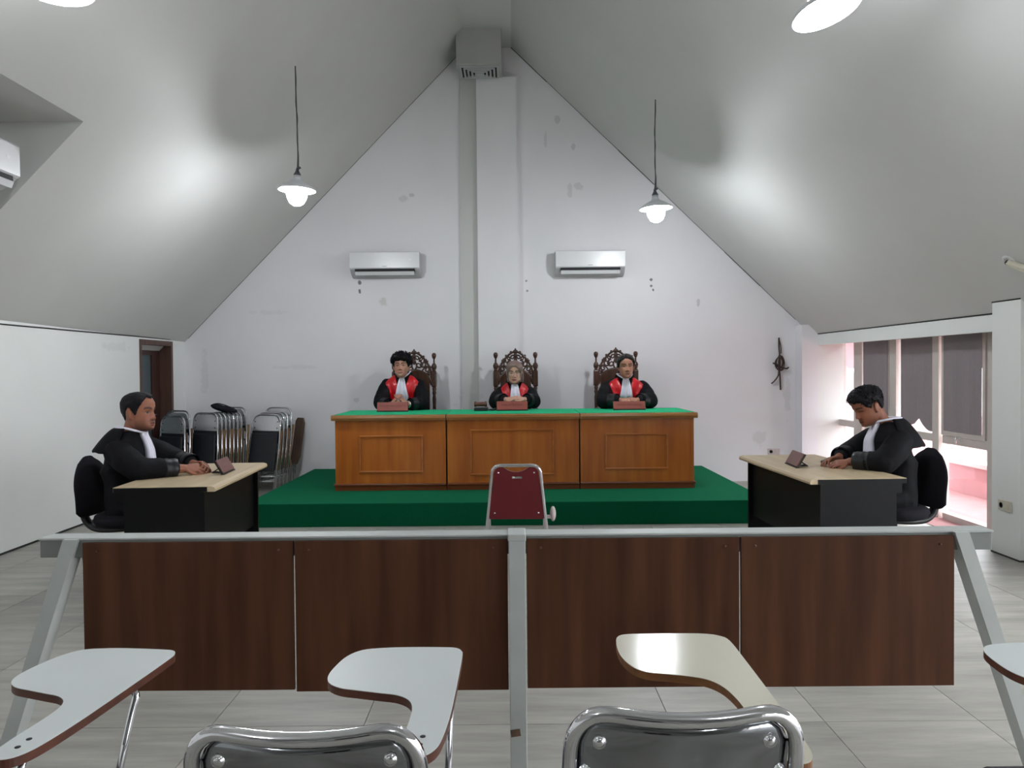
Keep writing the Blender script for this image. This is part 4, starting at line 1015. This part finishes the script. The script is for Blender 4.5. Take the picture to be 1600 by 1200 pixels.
def hair_mesh(T, parent, style, mtl, seed=0):
    P = head_surface(64, 96, style.get('wide', 1.)); nz, nt = P.shape[:2]; vs = []; fs = []
    for i in range(nz):
        for j in range(nt):
            p = V(P[i, j]); nrm = V((p.x / .0055, p.y / .0085, (p.z - .0) / .0135)).normalized()
            a = math.atan2(abs(p.x), -p.y)   # 0 front .. pi back
            line = interp([0, .35, .7, 1.0, 1.3, 1.6, 1.9, 2.3, PI], style['line'], a)
            nzv = noise.noise(p * 22 + V((seed, 0, 0))); nz2 = noise.noise(p * 60 + V((seed, 5, 0)))
            e = (p.z - line + .008 * nzv + .005 * nz2) / .012
            mk = max(0., min(1., e)); mk = mk * mk * (3 - 2 * mk)
            th_ = interp([-.06, 0, .05, .1, .12], style['thick'], p.z)
            if style.get('part') is not None: th_ *= 1 - .55 * math.exp(-((p.x - style['part']) / .006) ** 2) * (p.z > .06) * (p.y < .03)
            off = -.006 + mk * (th_ + .006 + style.get('rough', .004) * (nzv * 1.4 + nz2 * .8))
            q = p + nrm * off
            if mk > 0 and style.get('fringe') and p.y < -.05: q.z -= style['fringe'] * mk * (1 - mk) * 4 * .25
            vs.append(T @ q)
    for i in range(nz - 1):
        for j in range(nt): fs.append((i * nt + j, i * nt + (j + 1) % nt, (i + 1) * nt + (j + 1) % nt, (i + 1) * nt + j))
    fs.append(tuple(range(nt))[::-1]); fs.append(tuple((nz - 1) * nt + j for j in range(nt)))
    b = MB(); b.add(vs, fs, 0, True)
    rnd = random.Random(seed)
    for k in range(style.get('tufts', 0)):
        a = rnd.uniform(-PI, PI); zz = rnd.uniform(*style.get('tz', (.05, .11))); i = min(range(nz), key=lambda q: abs(P[q, 0, 2] - zz)); j = int((a / (2 * PI) % 1) * nt)
        p = V(P[i, j]); nrm = V((p.x / .0055, p.y / .0085, p.z / .0135)).normalized(); tn = V((-nrm.y, nrm.x, rnd.uniform(-.9, .1))).normalized() * rnd.choice((-1, 1))
        if p.z < interp([0, .35, .7, 1.0, 1.3, 1.6, 1.9, 2.3, PI], style['line'], math.atan2(abs(p.x), -p.y)) + .012: continue
        tk = interp([-.06, 0, .05, .1, .12], style['thick'], p.z); l = style.get('tl', .03) * rnd.uniform(.6, 1.3); q_ = style.get('tr', .5)
        lift = rnd.uniform(.0, style.get('lift', .006))
        pts = smooth_pts([T @ (p + nrm * tk * .4 - tn * l * .4), T @ (p + nrm * (tk + lift * .6)), T @ (p + nrm * (tk + lift) + tn * l * .5 - V((0, 0, .004))), T @ (p + nrm * (tk * .8 + lift) + tn * l - V((0, 0, .012)))], 3)
        b.tube(pts, [q_ * r_ for r_ in [.004, .006, .0075, .008, .008, .0075, .007, .006, .004, .001][:len(pts)]], 5)
    return b.build('hair', mtl, parent)

M_HAIR = mat('black_hair', '#100e13', .6, var=.3, scale=40, stretch=(1, 1, .3), bump=.35, spec=.2)
M_HAIRB = mat('dark_brown_hair', '#201715', .45, var=.3, scale=40, stretch=(1, 1, .3), bump=.35, spec=.35)
M_TROUSER = mat('dark_trousers', '#17171b', .9, var=.12, scale=30, bump=.1)
M_SHOE = mat('black_leather_shoe', '#131214', .3, var=.15, scale=20)
M_GLASSES = mat('thin_metal_rim', (.75, .68, .62), .25, 1.0, rvar=.05, scale=20)

def person(loc, rz, label, P):
    """seated figure facing local -y; P: pose dictionary in local metres"""
    o = tag(empty('person', loc, rz), label, 'person')
    s = P['hs']; hp = V(P['head']); sh = P['sh']; shy = P['shy']; shw = P['shw']; hipz = P['hip']
    T = Matrix.Translation(hp) @ Matrix.Rotation(R(P.get('yaw', 0)), 4, 'Z') @ Matrix.Rotation(R(P.get('pitch', 0)), 4, 'X') @ Matrix.Rotation(R(P.get('tilt', 0)), 4, 'Y') @ Matrix.Diagonal((s, s * P.get('deep', 1.), s, 1))
    # --- skin: one surface
    b = MB(); head_mb(b, T, P.get('wide', 1.), P.get('jaw', 1.))
    nk = T @ V((0, .028, -.05)); nb = V((0, shy + .0, sh + .03))
    b.loft([(nk + V((0, 0, .03)), (.05 * s, 0, 0), (0, .052 * s, 0)), (nk.lerp(nb, .35), (.056 * s, 0, 0), (0, .055 * s, 0)), (nk.lerp(nb, .75), (.058 * s, 0, 0), (0, .058 * s, 0)), (nb, (.075 * s, 0, 0), (0, .066 * s, 0)), (nb - V((0, 0, .04)), (.13, 0, 0), (0, .075, 0))], 0, 24)
    hf = P.get('hipf', 0)
    tor = [(hipz - .06, -hf - .01, .14, .09), (hipz + .1, -.005 - hf, .14, .09), ((hipz + sh) / 2, (shy) * .5, .14, .095), (sh - .13, shy * .9, .15, .09), (sh - .05, shy, .135, .07), (sh + .01, shy, .09, .055)]
    b.loft([((0, y, z), (rx, 0, 0), (0, ry, 0)) for z, y, rx, ry in tor], 0, 28)
    for k, sd in ((0, -1), (1, 1)):
        sp = V((sd * (shw - .055), shy, sh - .075)); el, wr_ = V(P['elbow'][k]), V(P['wrist'][k])
        limb(b, [sp, el, wr_], [.036, .038, .027 * s])
        h = P['hand'][k]; hand_mb(b, wr_, h['d'], h['n'], h['s'], h.get('curl', (20, 30, 20)), P.get('hsc', 1.), None, h.get('thumb', (.5, .5)))
    me = voxel(b, .0042, 1)
    paint_skin(me, T.inverted(), P['tone'], P.get('face', {}))
    link_mesh(me, 'body', P['skin'], o)
    # --- robe
    b = MB(); rw = P.get('rw', 1.)
    hf = P.get('hipf', 0)
    tor = P.get('torso') or [(hipz - .10, .02 - hf, .19, .14 - hf * .3), (hipz, .015 - hf, .195, .15 - hf * .3), (hipz + .14, -.005 - hf * .8, .185, .14 - hf * .15), ((hipz + sh) / 2, shy * .55, .185, .135), (sh - .16, shy * .9, .195, .135), (sh - .07, shy, shw - .02, .118), (sh - .01, shy, shw - .05, .095), (sh + .025, shy + .0, .125, .078), (sh + .06, shy + .005, .078 * s, .07 * s)]
    b.loft([((0, y, z), (rx * rw, 0, 0), (0, ry * rw, 0)) for z, y, rx, ry in tor], 0, 36)
    tb_ = MB(); tb_.v = list(b.v); tb_.f = list(b.f); tbvh = BVHTree.FromPolygons([V(p) for p in tb_.v], [list(f) for f in tb_.f])
    for k, sd in ((0, -1), (1, 1)):
        sp = V((sd * (shw - .055), shy, sh - .075)); el, wr_ = V(P['elbow'][k]), V(P['wrist'][k]); cuff = el.lerp(wr_, P.get('cuff', .78))
        r1, r2, r3 = P.get('sleeve', (.082, .088, .066))
        limb(b, [sp, sp.lerp(el, .5) + V((sd * .012, 0, 0)), el, cuff], [r1, r1 * 1.05, r2, r3], 18)
    for sd in (-1, 1):
        limb(b, [(sd * .10, -.02 - hf, hipz - .02), (sd * .13, P['knee'][0], P['knee'][1]), (sd * .12, P['knee'][0] + .03, .22)], [.11, .095, .09])
    b.loft([((0, y, z), (.2, 0, 0), (0, 0, .07)) for y, z in ((.05 - hf, hipz - .03), (-.15, hipz - .03), (P['knee'][0], P['knee'][1] - .01))], 0, 20)
    me = voxel(b, .0085, 4)
    # folds
    n = len(me.vertices); co = np.empty(n * 3, 'f'); nr = np.empty(n * 3, 'f'); me.vertices.foreach_get('co', co)
    try: me.vertices.foreach_get('normal', nr)
    except Exception: nr = np.array([c_ for v in me.vertices for c_ in v.normal], 'f')
    co = co.reshape(-1, 3); nr = nr.reshape(-1, 3); sd_ = P.get('seed', 1)
    for i in range(n):
        p = co[i]; f = noise.noise(V((p[0] * 9 + sd_, p[1] * 9, p[2] * 3.2))) * .007 + noise.noise(V((p[0] * 22, p[1] * 22 + sd_, p[2] * 9))) * .0035
        co[i] += nr[i] * f
    zcap = sh + .045; me.vertices.foreach_set('co', co.ravel()); me.update()
    robe = link_mesh(me, 'robe', M_ROBE, o)
    bvh = BVHTree.FromObject(robe, bpy.context.evaluated_depsgraph_get())
    def drape(rows, name, mtl, off=.006, th=.004, dr=V((0, 1, 0)), fold=None, parent=o):
        """rows of (x, z) points dropped from the front onto the robe"""
        vs = []; last = None
        for r_, row in enumerate(rows):
            for q_, (x, z) in enumerate(row):
                org = V((x, 0, z)) - dr * 1.2; h, nn, _, _ = bvh.ray_cast(org, dr)
                ht = tbvh.ray_cast(org, dr)[0]
                if ht is not None and h is not None and h.y < ht.y - .035: h = ht - dr * .012
                h = h if h is not None else (V((x, last.y + .01, z)) if last is not None else V((x, shy, z)))
                last = h; k = fold(r_ / max(1, len(rows) - 1), q_ / max(1, len(row) - 1)) if fold else 0
                vs.append(h - dr * (off + k))
        m_ = len(rows[0]); n_ = len(rows)
        # relax so that the cloth spans small dips
        for _ in range(2):
            ys = [v.y for v in vs]
            for r_ in range(1, n_ - 1):
                for q_ in range(m_):
                    i = r_ * m_ + q_; vs[i].y = min(ys[i], (ys[i - m_] + ys[i + m_]) / 2)
        for _ in range(3):
            ys = [v.y for v in vs]
            for r_ in range(n_):
                for q_ in range(m_):
                    nb_ = [ys[r2 * m_ + q2] for r2, q2 in ((r_ - 1, q_), (r_ + 1, q_), (r_, q_ - 1), (r_, q_ + 1)) if 0 <= r2 < n_ and 0 <= q2 < m_]
                    i = r_ * m_ + q_; vs[i].y = min(ys[i], .5 * ys[i] + .5 * sum(nb_) / len(nb_)) if not fold or name != 'jabot' else ys[i]
        o2 = len(vs); vs += [v + dr * (off + th) for v in vs]; fs = []
        for r_ in range(n_ - 1):
            for q_ in range(m_ - 1):
                a = r_ * m_ + q_; fs += [(a, a + 1, a + m_ + 1, a + m_), (o2 + a, o2 + a + m_, o2 + a + m_ + 1, o2 + a + 1)]
        per = list(range(m_)) + [r_ * m_ + m_ - 1 for r_ in range(1, n_)] + [(n_ - 1) * m_ + q_ for q_ in range(m_ - 2, -1, -1)] + [r_ * m_ for r_ in range(n_ - 2, 0, -1)]
        for i in range(len(per)):
            a, c_ = per[i], per[(i + 1) % len(per)]; fs.append((a, c_, o2 + c_, o2 + a))
        b = MB(); b.add(vs, fs, 0, True); return b.build(name, mtl, parent)
    cz = sh + .055
    # white neck band and bands (jabot)
    b = MB(); ring = []
    for k in range(33):
        a = -PI + 2 * PI * k / 32; fx = math.sin(a); fy = -math.cos(a); dp = max(0, math.cos(a))
        ring.append(V((fx * .078 * s * (1 - .35 * dp ** 3), shy + .004 + fy * .080 * s - .03 * dp ** 2, cz + .028 - P.get('vneck', .05) * dp ** 1.6)))
    b.tube(ring, .0085, 8, closed=False); b.build('neck_band', M_WHITEC, o)
    jx = P.get('jx', 0); jl = P.get('jl', .24); w0, w1 = P.get('jw', (.022, .065)); zt = cz - P.get('vneck', .05) + .03
    rows = []
    for r_ in range(19):
        t = r_ / 18; w = w0 + (w1 - w0) * min(1, t * 1.25) ** .8; z = zt - jl * t
        rows.append([(jx * t + w * (-1 + 2 * q_ / 20), z + .008 * math.sin(6 * q_ / 20 * PI) * t) for q_ in range(21)])
    drape(rows, 'jabot', M_WHITEC, .028, .004, fold=lambda t, u: .007 * (.3 + t) * math.sin(u * PI * 5 + .6))
    if P.get('red'):
        for sd in (-1, 1):
            rows = []
            for r_ in range(19):
                t = r_ / 18; z = sh + P.get('redtop', .012) - (jl + .04) * t
                xo = (shw - .036 - (P.get('redin', .10) - .02) * t ** .9); xi = (.062 * s * (1 - t) ** 2 + .02)
                rows.append([(sd * (xi + (xo - xi) * q_ / 12), z - (.068 * (1 - t) * (q_ / 12) ** 2) + .03 * (1 - t) * (1 - q_ / 12)) for q_ in range(13)])
            drape(rows, 'satin_panel', M_RED, .013, .004, fold=lambda t, u: .004 * math.sin(u * 9 + 5 * t + sd_))
        b = MB()
        b.tube([V((v.x * 1.15, shy + (v.y - shy) * (1.06 if v.y > shy else .86) + .006, v.z - .022)) for v in ring], .012, 8); b.build('black_collar', M_ROBE, o)
    # cuffs
    for k, sd in ((0, -1), (1, 1)):
        el, wr_ = V(P['elbow'][k]), V(P['wrist'][k]); a = el.lerp(wr_, P.get('cuff', .78) - .36); c_ = el.lerp(wr_, P.get('cuff', .78) + .10); r3 = P.get('sleeve', (.082, .088, .066))[2]
        b = MB(); n = 20; ps = [a.lerp(c_, q / 8) for q in range(9)]
        b.tube(ps, [r3 * (1.17 + .04 * math.sin(q * 2.1 + k)) for q in range(9)], n, caps=False)
        b.tube(ps[::-1], [r3 * (.92 if q == 0 else 1.0) for q in range(9)], n, caps=False)
        b.build('cuff', M_CUFF, o)
    # legs and shoes
    for sd in (-1, 1):
        b = MB(); kx, kz = P['knee']; fy_ = kx - .0
        limb(b, [(sd * .12, kx + .02, kz - .08), (sd * .12, kx + .05, .10)], [.07, .055]); b.build('trouser_leg', M_TROUSER, o)
        b = MB(); b.loft([((sd * .12, fy_ + dy_, zc), (rx, 0, 0), (0, 0, rz_)) for dy_, zc, rx, rz_ in ((.12, .045, .022, .03), (.11, .05, .036, .045), (.04, .055, .042, .055), (-.06, .04, .046, .038), (-.13, .033, .04, .03), (-.16, .03, .02, .02))], 0, 18); b.build('shoe', M_SHOE, o)
    if P.get('flap'):
        b = MB(); rows = []
        nR, nC = 9, 19
        for r_ in range(nR):
            t = r_ / (nR - 1)
            for q_ in range(nC):
                a = R(-100 + 200 * q_ / (nC - 1)); rad = .085 + P['flap'] * t; 
                rows.append(V((math.sin(a) * (rad + .07 * t), shy + .012 + math.cos(a) * rad * (1.0 + .15 * t), sh + .085 - .02 * t - P.get('flapdrop', .14) * t ** 1.6 + .004 * math.sin(q_ * 1.9) * t)))
        vs = rows + [v - V((0, .004, .009)) for v in rows]; o2 = nR * nC; fs = []
        for r_ in range(nR - 1):
            for q_ in range(nC - 1):
                i = r_ * nC + q_; fs += [(i, i + 1, i + nC + 1, i + nC), (o2 + i, o2 + i + nC, o2 + i + nC + 1, o2 + i + 1)]
        per = list(range(nC)) + [r_ * nC + nC - 1 for r_ in range(1, nR)] + [(nR - 1) * nC + q_ for q_ in range(nC - 2, -1, -1)] + [r_ * nC for r_ in range(nR - 2, 0, -1)]
        for i in range(len(per)): fs.append((per[i], per[(i + 1) % len(per)], o2 + per[(i + 1) % len(per)], o2 + per[i]))
        b.add(vs, fs, 0, True); b.build('back_flap', M_ROBE, o)
    if P.get('hair'): hair_mesh(T, o, P['hair'], P.get('hairmat', M_HAIR), P.get('seed', 0))
    if P.get('hijab'):
        b = MB(); Ps = head_surface(56, 72); nz, nt = Ps.shape[:2]; vs = []; fs = []
        for i in range(nz):
            for j in range(nt):
                p = V(Ps[i, j]); nrm = V((p.x / .0055, (p.y) / .0085, p.z / .0135)).normalized()
                # face opening: inside an oval on the front the shell dives under the skin
                ov = math.sqrt((p.x / .056) ** 2 + ((p.z + .024) / .094) ** 2) if p.y < -.0 else 2
                if p.z > .055 and p.y < 0: ov = max(ov, .6 + (p.z - .055) * 22 + abs(p.x) * 7)
                mk = max(0., min(1., (ov - .93) / .2)); mk = mk * mk * (3 - 2 * mk)
                off = -.013 + mk * (.013 + .017 + .004 * noise.noise(p * 25)); q = p + nrm * off
                vs.append(T @ q)
        for i in range(nz - 1):
            for j in range(nt): fs.append((i * nt + j, i * nt + (j + 1) % nt, (i + 1) * nt + (j + 1) % nt, (i + 1) * nt + j))
        fs.append(tuple(range(nt))[::-1]); fs.append(tuple((nz - 1) * nt + j for j in range(nt)))
        b.add(vs, fs, 0, True)
        jw = T @ V((0, .02, -.075))
        b.loft([(jw + V((0, .015, .06)), (.083 * s, 0, 0), (0, .062 * s, 0)), (jw + V((0, .0, -.005)), (.085 * s, 0, 0), (0, .080 * s, 0)), (jw + V((0, -.004, -.035)), (.083 * s, 0, 0), (0, .088 * s, 0)), (V((0, shy, sh + .055)), (.086 * s, 0, 0), (0, .085 * s, 0)), (V((0, shy, sh + .03)), (.075, 0, 0), (0, .07, 0))], 0, 32)
        for v_ in [(.084, .02, .03), (.09, .02, -.03), (.088, .01, -.07)]:
            b.ell(T @ V(v_), .012 * s, .03 * s, .05 * s, 0, 12)
        b.build('headscarf', M_HIJAB, o)
        b = MB()
        for sd in (-1, 1):
            b.tube([T @ V((sd * .031 + .024 * math.cos(a), -.098 + .012 * abs(math.cos(a)) * (1 if math.cos(a) * sd > 0 else .0), .0 + .019 * math.sin(a))) for a in [2 * PI * k / 24 for k in range(24)]], .0013, 6, closed=True)
            b.tube([T @ V((sd * .055, -.088, .004)), T @ V((sd * .07, -.04, .006))], .0012, 6)
        b.tube([T @ V((-.008, -.1, .004)), T @ V((0, -.104, .006)), T @ V((.008, -.1, .004))], .0013, 6); b.build('glasses', M_GLASSES, o)
    if P.get('watch'):
        k = P['watch']; el, wr_ = V(P['elbow'][k]), V(P['wrist'][k]); d_ = (wr_ - el).normalized(); c_ = wr_ - d_ * .015
        x_ = d_.orthogonal().normalized(); y_ = d_.cross(x_); b = MB()
        b.tube([c_ + (x_ * math.cos(a) + y_ * math.sin(a)) * .034 for a in [2 * PI * q / 20 for q in range(20)]], .008, 8, closed=True); b.build('wristwatch', M_METALW, o)
    return o

SK1 = skin_material('skin_light_brown', ''); 
BZ = .78   # bench top above the dais
HAIR_FLUFFY = dict(line=[.050, .046, .05, .015, -.02, .0, .0, -.05, -.07], thick=[.006, .018, .030, .034, .030], rough=.010, tufts=750, tl=.034, tz=(.03, .117), fringe=.02, tr=.45, lift=.012)
HAIR_LONG = dict(line=[.080, .074, .056, .030, .0, -.012, -.03, -.085, -.115], thick=[.016, .017, .018, .018, .014], rough=.004, tufts=160, tl=.045, tz=(-.08, .10), part=-.012, tr=.3, lift=.001)
HAIR_SLICK = dict(line=[.080, .088, .068, .022, -.020, .018, .03, -.05, -.075], thick=[.006, .009, .013, .015, .014], rough=.003, tufts=0, tl=.022, tz=(.085, .116), tr=.25, lift=.001)
HAIR_CURLY = dict(line=[.066, .064, .054, .018, -.014, .02, .03, -.04, -.06], thick=[.005, .010, .016, .021, .020], rough=.007, tufts=700, tl=.014, tz=(.03, .118), fringe=.01, tr=.38, lift=.006)
person((-1.262, 9.05, .218), 0, 'young man judge with fluffy black hair and steepled hands behind the bench', dict(
    hs=1.10, head=(0, -.27, 1.275), sh=1.135, shy=-.15, shw=.235, hip=.58, knee=(-.42, .50), wide=1.0, jaw=1.0, pitch=-6, tone='#b58270', skin=SK1,
    face=dict(lips='#7d4540', beard=.12, open=.7), elbow=[(-.235, -.33, BZ + .08), (.235, -.33, BZ + .08)], wrist=[(-.095, -.50, BZ + .07), (.095, -.50, BZ + .07)],
    hand=[dict(d=(.62, -.12, .62), n=(-.6, -.3, .6), s=1, curl=(6, 8, 6)), dict(d=(-.62, -.12, .62), n=(.6, -.3, .6), s=-1, curl=(6, 8, 6))],
    sleeve=(.078, .084, .06), cuff=.7, hsc=1.02, red=True, jl=.27, jw=(.024, .075), jx=.0, vneck=.075, hair=HAIR_FLUFFY, seed=3, watch=1, redtop=.012, redin=.10))
person((.03, 9.05, .218), 0, 'woman judge with taupe headscarf and thin glasses behind the bench', dict(
    hs=1.03, head=(.0, -.25, 1.195), sh=1.035, shy=-.14, shw=.215, hip=.56, knee=(-.42, .50), wide=1.06, jaw=1.12, pitch=7, yaw=-3, tone='#c29683', skin=SK1,
    face=dict(lips='#7a2f33', open=.35, brow='#3a2a26', rosy='#b9786a'), elbow=[(-.212, -.32, BZ + .085), (.212, -.32, BZ + .085)], wrist=[(-.10, -.47, BZ + .115), (.11, -.47, BZ + .115)],
    hand=[dict(d=(.9, -.25, .12), n=(.0, -.5, .8), s=1, curl=(12, 18, 14)), dict(d=(-.9, -.22, .22), n=(.1, -.4, .9), s=-1, curl=(14, 20, 14))],
    sleeve=(.078, .086, .064), cuff=.72, red=True, jl=.22, jw=(.03, .06), jx=.01, vneck=.035, hijab=True, seed=8, redtop=.012, redin=.07))
person((1.288, 8.95, .218), 0, 'man judge with long parted black hair behind the bench', dict(
    hs=1.10, head=(.0, -.28, 1.25), sh=1.085, shy=-.17, shw=.25, hip=.58, knee=(-.40, .50), wide=1.0, jaw=1.03, pitch=0, tilt=-2, tone='#ad7863', skin=SK1,
    face=dict(lips='#74403a', beard=.1, open=.65), elbow=[(-.255, -.34, BZ + .085), (.255, -.34, BZ + .085)], wrist=[(-.09, -.47, BZ + .10), (.10, -.47, BZ + .10)],
    hand=[dict(d=(.9, -.25, .02), n=(.0, -.5, .8), s=1, curl=(30, 40, 25)), dict(d=(-.9, -.2, .12), n=(.1, -.4, .9), s=-1, curl=(30, 40, 25))],
    sleeve=(.083, .092, .066), cuff=.72, red=True, jl=.27, jw=(.03, .075), jx=.0, vneck=.055, hair=HAIR_LONG, hairmat=M_HAIRB, seed=5, redtop=.012, redin=.10))
DZ = .74
person((-2.77, 5.36, 0), R(90), 'advocate with short slick black hair and clasped hands seated at the left desk', dict(
    hs=1.10, deep=1.08, head=(.0, -.165, 1.17), sh=.985, shy=-.10, shw=.235, hip=.55, knee=(-.42, .50), wide=1.05, jaw=1.12, pitch=-2, yaw=-10, tone='#96624d', skin=SK1,
    face=dict(lips='#6e3b34', beard=.85, open=.7), elbow=[(-.25, -.28, DZ + .065), (.25, -.30, DZ + .07)], wrist=[(-.07, -.50, DZ + .045), (.07, -.52, DZ + .055)],
    hand=[dict(d=(.35, -.9, .05), n=(-.55, -.1, .8), s=1, curl=(38, 50, 30)), dict(d=(-.35, -.9, .05), n=(.55, -.1, .8), s=-1, curl=(38, 50, 30))],
    hipf=.09, sleeve=(.088, .086, .060), cuff=.72, rw=1.06, jl=.24, jw=(.03, .05), vneck=.04, hair=HAIR_SLICK, seed=11, flap=.105, flapdrop=.13, hsc=1.05))
person((2.77, 5.42, 0), R(-90), 'advocate with curly black hair looking down at the desk by the window', dict(
    hs=1.07, deep=1.03, head=(.0, -.26, 1.165), sh=1.0, shy=-.12, shw=.235, hip=.55, knee=(-.42, .50), wide=1.0, jaw=1.0, pitch=26, yaw=8, tone='#8a5743', skin=SK1,
    face=dict(lips='#5f342e', open=.3, beard=.35), elbow=[(-.25, -.28, DZ + .07), (.25, -.26, DZ + .065)], wrist=[(-.06, -.44, DZ + .06), (.08, -.42, DZ + .045)],
    hand=[dict(d=(.25, -.9, -.12), n=(-.3, -.2, .9), s=1, curl=(22, 30, 24)), dict(d=(-.18, -.9, -.10), n=(.25, -.15, .9), s=-1, curl=(22, 30, 24))],
    hipf=.08, sleeve=(.086, .084, .060), cuff=.74, jl=.26, jw=(.03, .05), vneck=.03, hair=HAIR_CURLY, seed=17, flap=.105, flapdrop=.16))

# ------------------------------------------------------------------ name plates and the gavel set
def name_plate(loc, rz, w, h, text, label, mtl=None, tiltd=14):
    o = tag(empty('name_plate', loc, rz), label, 'name plate', 'name plates on the desks')
    a = R(tiltd); hh = h * math.cos(a); dd = h * math.sin(a)
    b = MB(); b.box(-w / 2 - .002, w / 2 + .002, .0, .012, 0, h + .002, 0, Matrix.Translation((0, 0, .006)) @ Matrix.Rotation(-a, 4, 'X'))
    b.prism([(dd * .5 + .01, hh * .5), (dd * .5 + .014, hh * .5 + .004), (dd + .055, .006), (dd + .045, .006)], (-.03, .03), 'yz'); b.build('stand', M_BLACKP, o)
    b = MB(); b.box(-w / 2 - .003, w / 2 + .003, -.008, .014, 0, .007); b.box(-.03, .03, .014, dd + .055, 0, .006); b.build('foot', M_BLACKP, o)
    T = Matrix.Translation((0, 0, .006)) @ Matrix.Rotation(-a, 4, 'X')
    b = MB(); b.box(-w / 2, w / 2, -.007, .0, .004, h, 0, T, .0015); pl = b.build('face', mtl or M_PLATE, o)
    if text:
        cu = bpy.data.curves.new('lettering', 'FONT'); cu.body = text; cu.align_x = 'CENTER'; cu.align_y = 'CENTER'; cu.size = h * .30; cu.extrude = .0008; cu.resolution_u = 2
        t = bpy.data.objects.new('tmp', cu); COL.objects.link(t); dg = bpy.context.evaluated_depsgraph_get(); dg.update()
        me = bpy.data.meshes.new_from_object(t.evaluated_get(dg)); bpy.data.objects.remove(t)
        xs = [v.co.x for v in me.vertices]; k = min(1.2, w * .86 / (max(xs) - min(xs)))
        me.transform(Matrix.Diagonal((k, 1, 1, 1))); me.transform(T @ Matrix.Translation((0, -.0078, h * .58)) @ Matrix.Rotation(R(90), 4, 'X'))
        link_mesh(me, 'lettering', M_LETTER, pl)
    return o
BT = .995 + .004
name_plate((-1.305, 8.36, BT), 0, .335, .098, 'HAKIM ANGGOTA', 'red-brown name plate before the young judge with fluffy hair')
name_plate((.0, 8.36, BT), 0, .335, .098, 'HAKIM KETUA', 'red-brown name plate before the woman judge, beside the gavel')
name_plate((1.268, 8.30, BT), 0, .345, .088, 'HAKIM ANGGOTA', 'red-brown name plate before the judge with long hair')
name_plate((-2.005, 5.41, DZ), R(90 + 5), .27, .105, '', 'brown tilted name plate on the desk at left', M_PLATEB, 30)
name_plate((2.0, 5.50, DZ), R(-90 - 4), .27, .105, '', 'brown tilted name plate on the desk by the window', M_PLATEB, 30)
gv = tag(empty('gavel', (-.335, 8.38, BT), R(0)), 'brown wooden gavel lying on its black sounding block', 'gavel')
b = MB(); b.lathe([(.026, -.07), (.03, -.066), (.03, -.048), (.024, -.042), (.024, .042), (.03, .048), (.03, .066), (.026, .07)], 18, 0, Matrix.Translation((-.01, 0, .073)) @ Matrix.Rotation(R(90), 4, 'Y')); b.build('head', mat('gavel_wood', '#5c3322', .4, var=.2, scale=20), gv)
b = MB(); b.lathe([(.009, 0), (.012, .08), (.009, .2)], 10, 0, Matrix.Translation((-.01, .0, .07)) @ Matrix.Rotation(R(-96), 4, 'X')); b.build('handle', MATS['gavel_wood'], gv)
sb = tag(empty('sounding_block', (-.335, 8.38, BT)), 'black base under the gavel on the green bench top', 'block')
b = MB(); b.box(-.08, .075, -.05, .05, 0, .038, bv=.01); b.build('block', M_BLACKP, sb)
ml = tag(empty('microphone', (-.215, 8.40, BT)), 'small black desk item between gavel block and name plate', 'desk item')
b = MB(); b.ell((0, 0, .012), .05, .03, .012, 0, 14); b.ell((.03, 0, .02), .018, .018, .012, 0, 10); b.build('body', M_BLACKP, ml)
rg = tag(empty('dark_pebble_item', (2.255, 5.55, DZ)), 'small dark red object held under the fingers of the advocate looking down', 'desk item')
b = MB(); b.ell((0, 0, .018), .022, .03, .018, 0, 14); b.ell((.02, .01, .03), .014, .02, .012, 0, 10); b.build('body', mat('dark_red_gloss', '#3c1a1b', .25, var=.2, scale=20), rg)
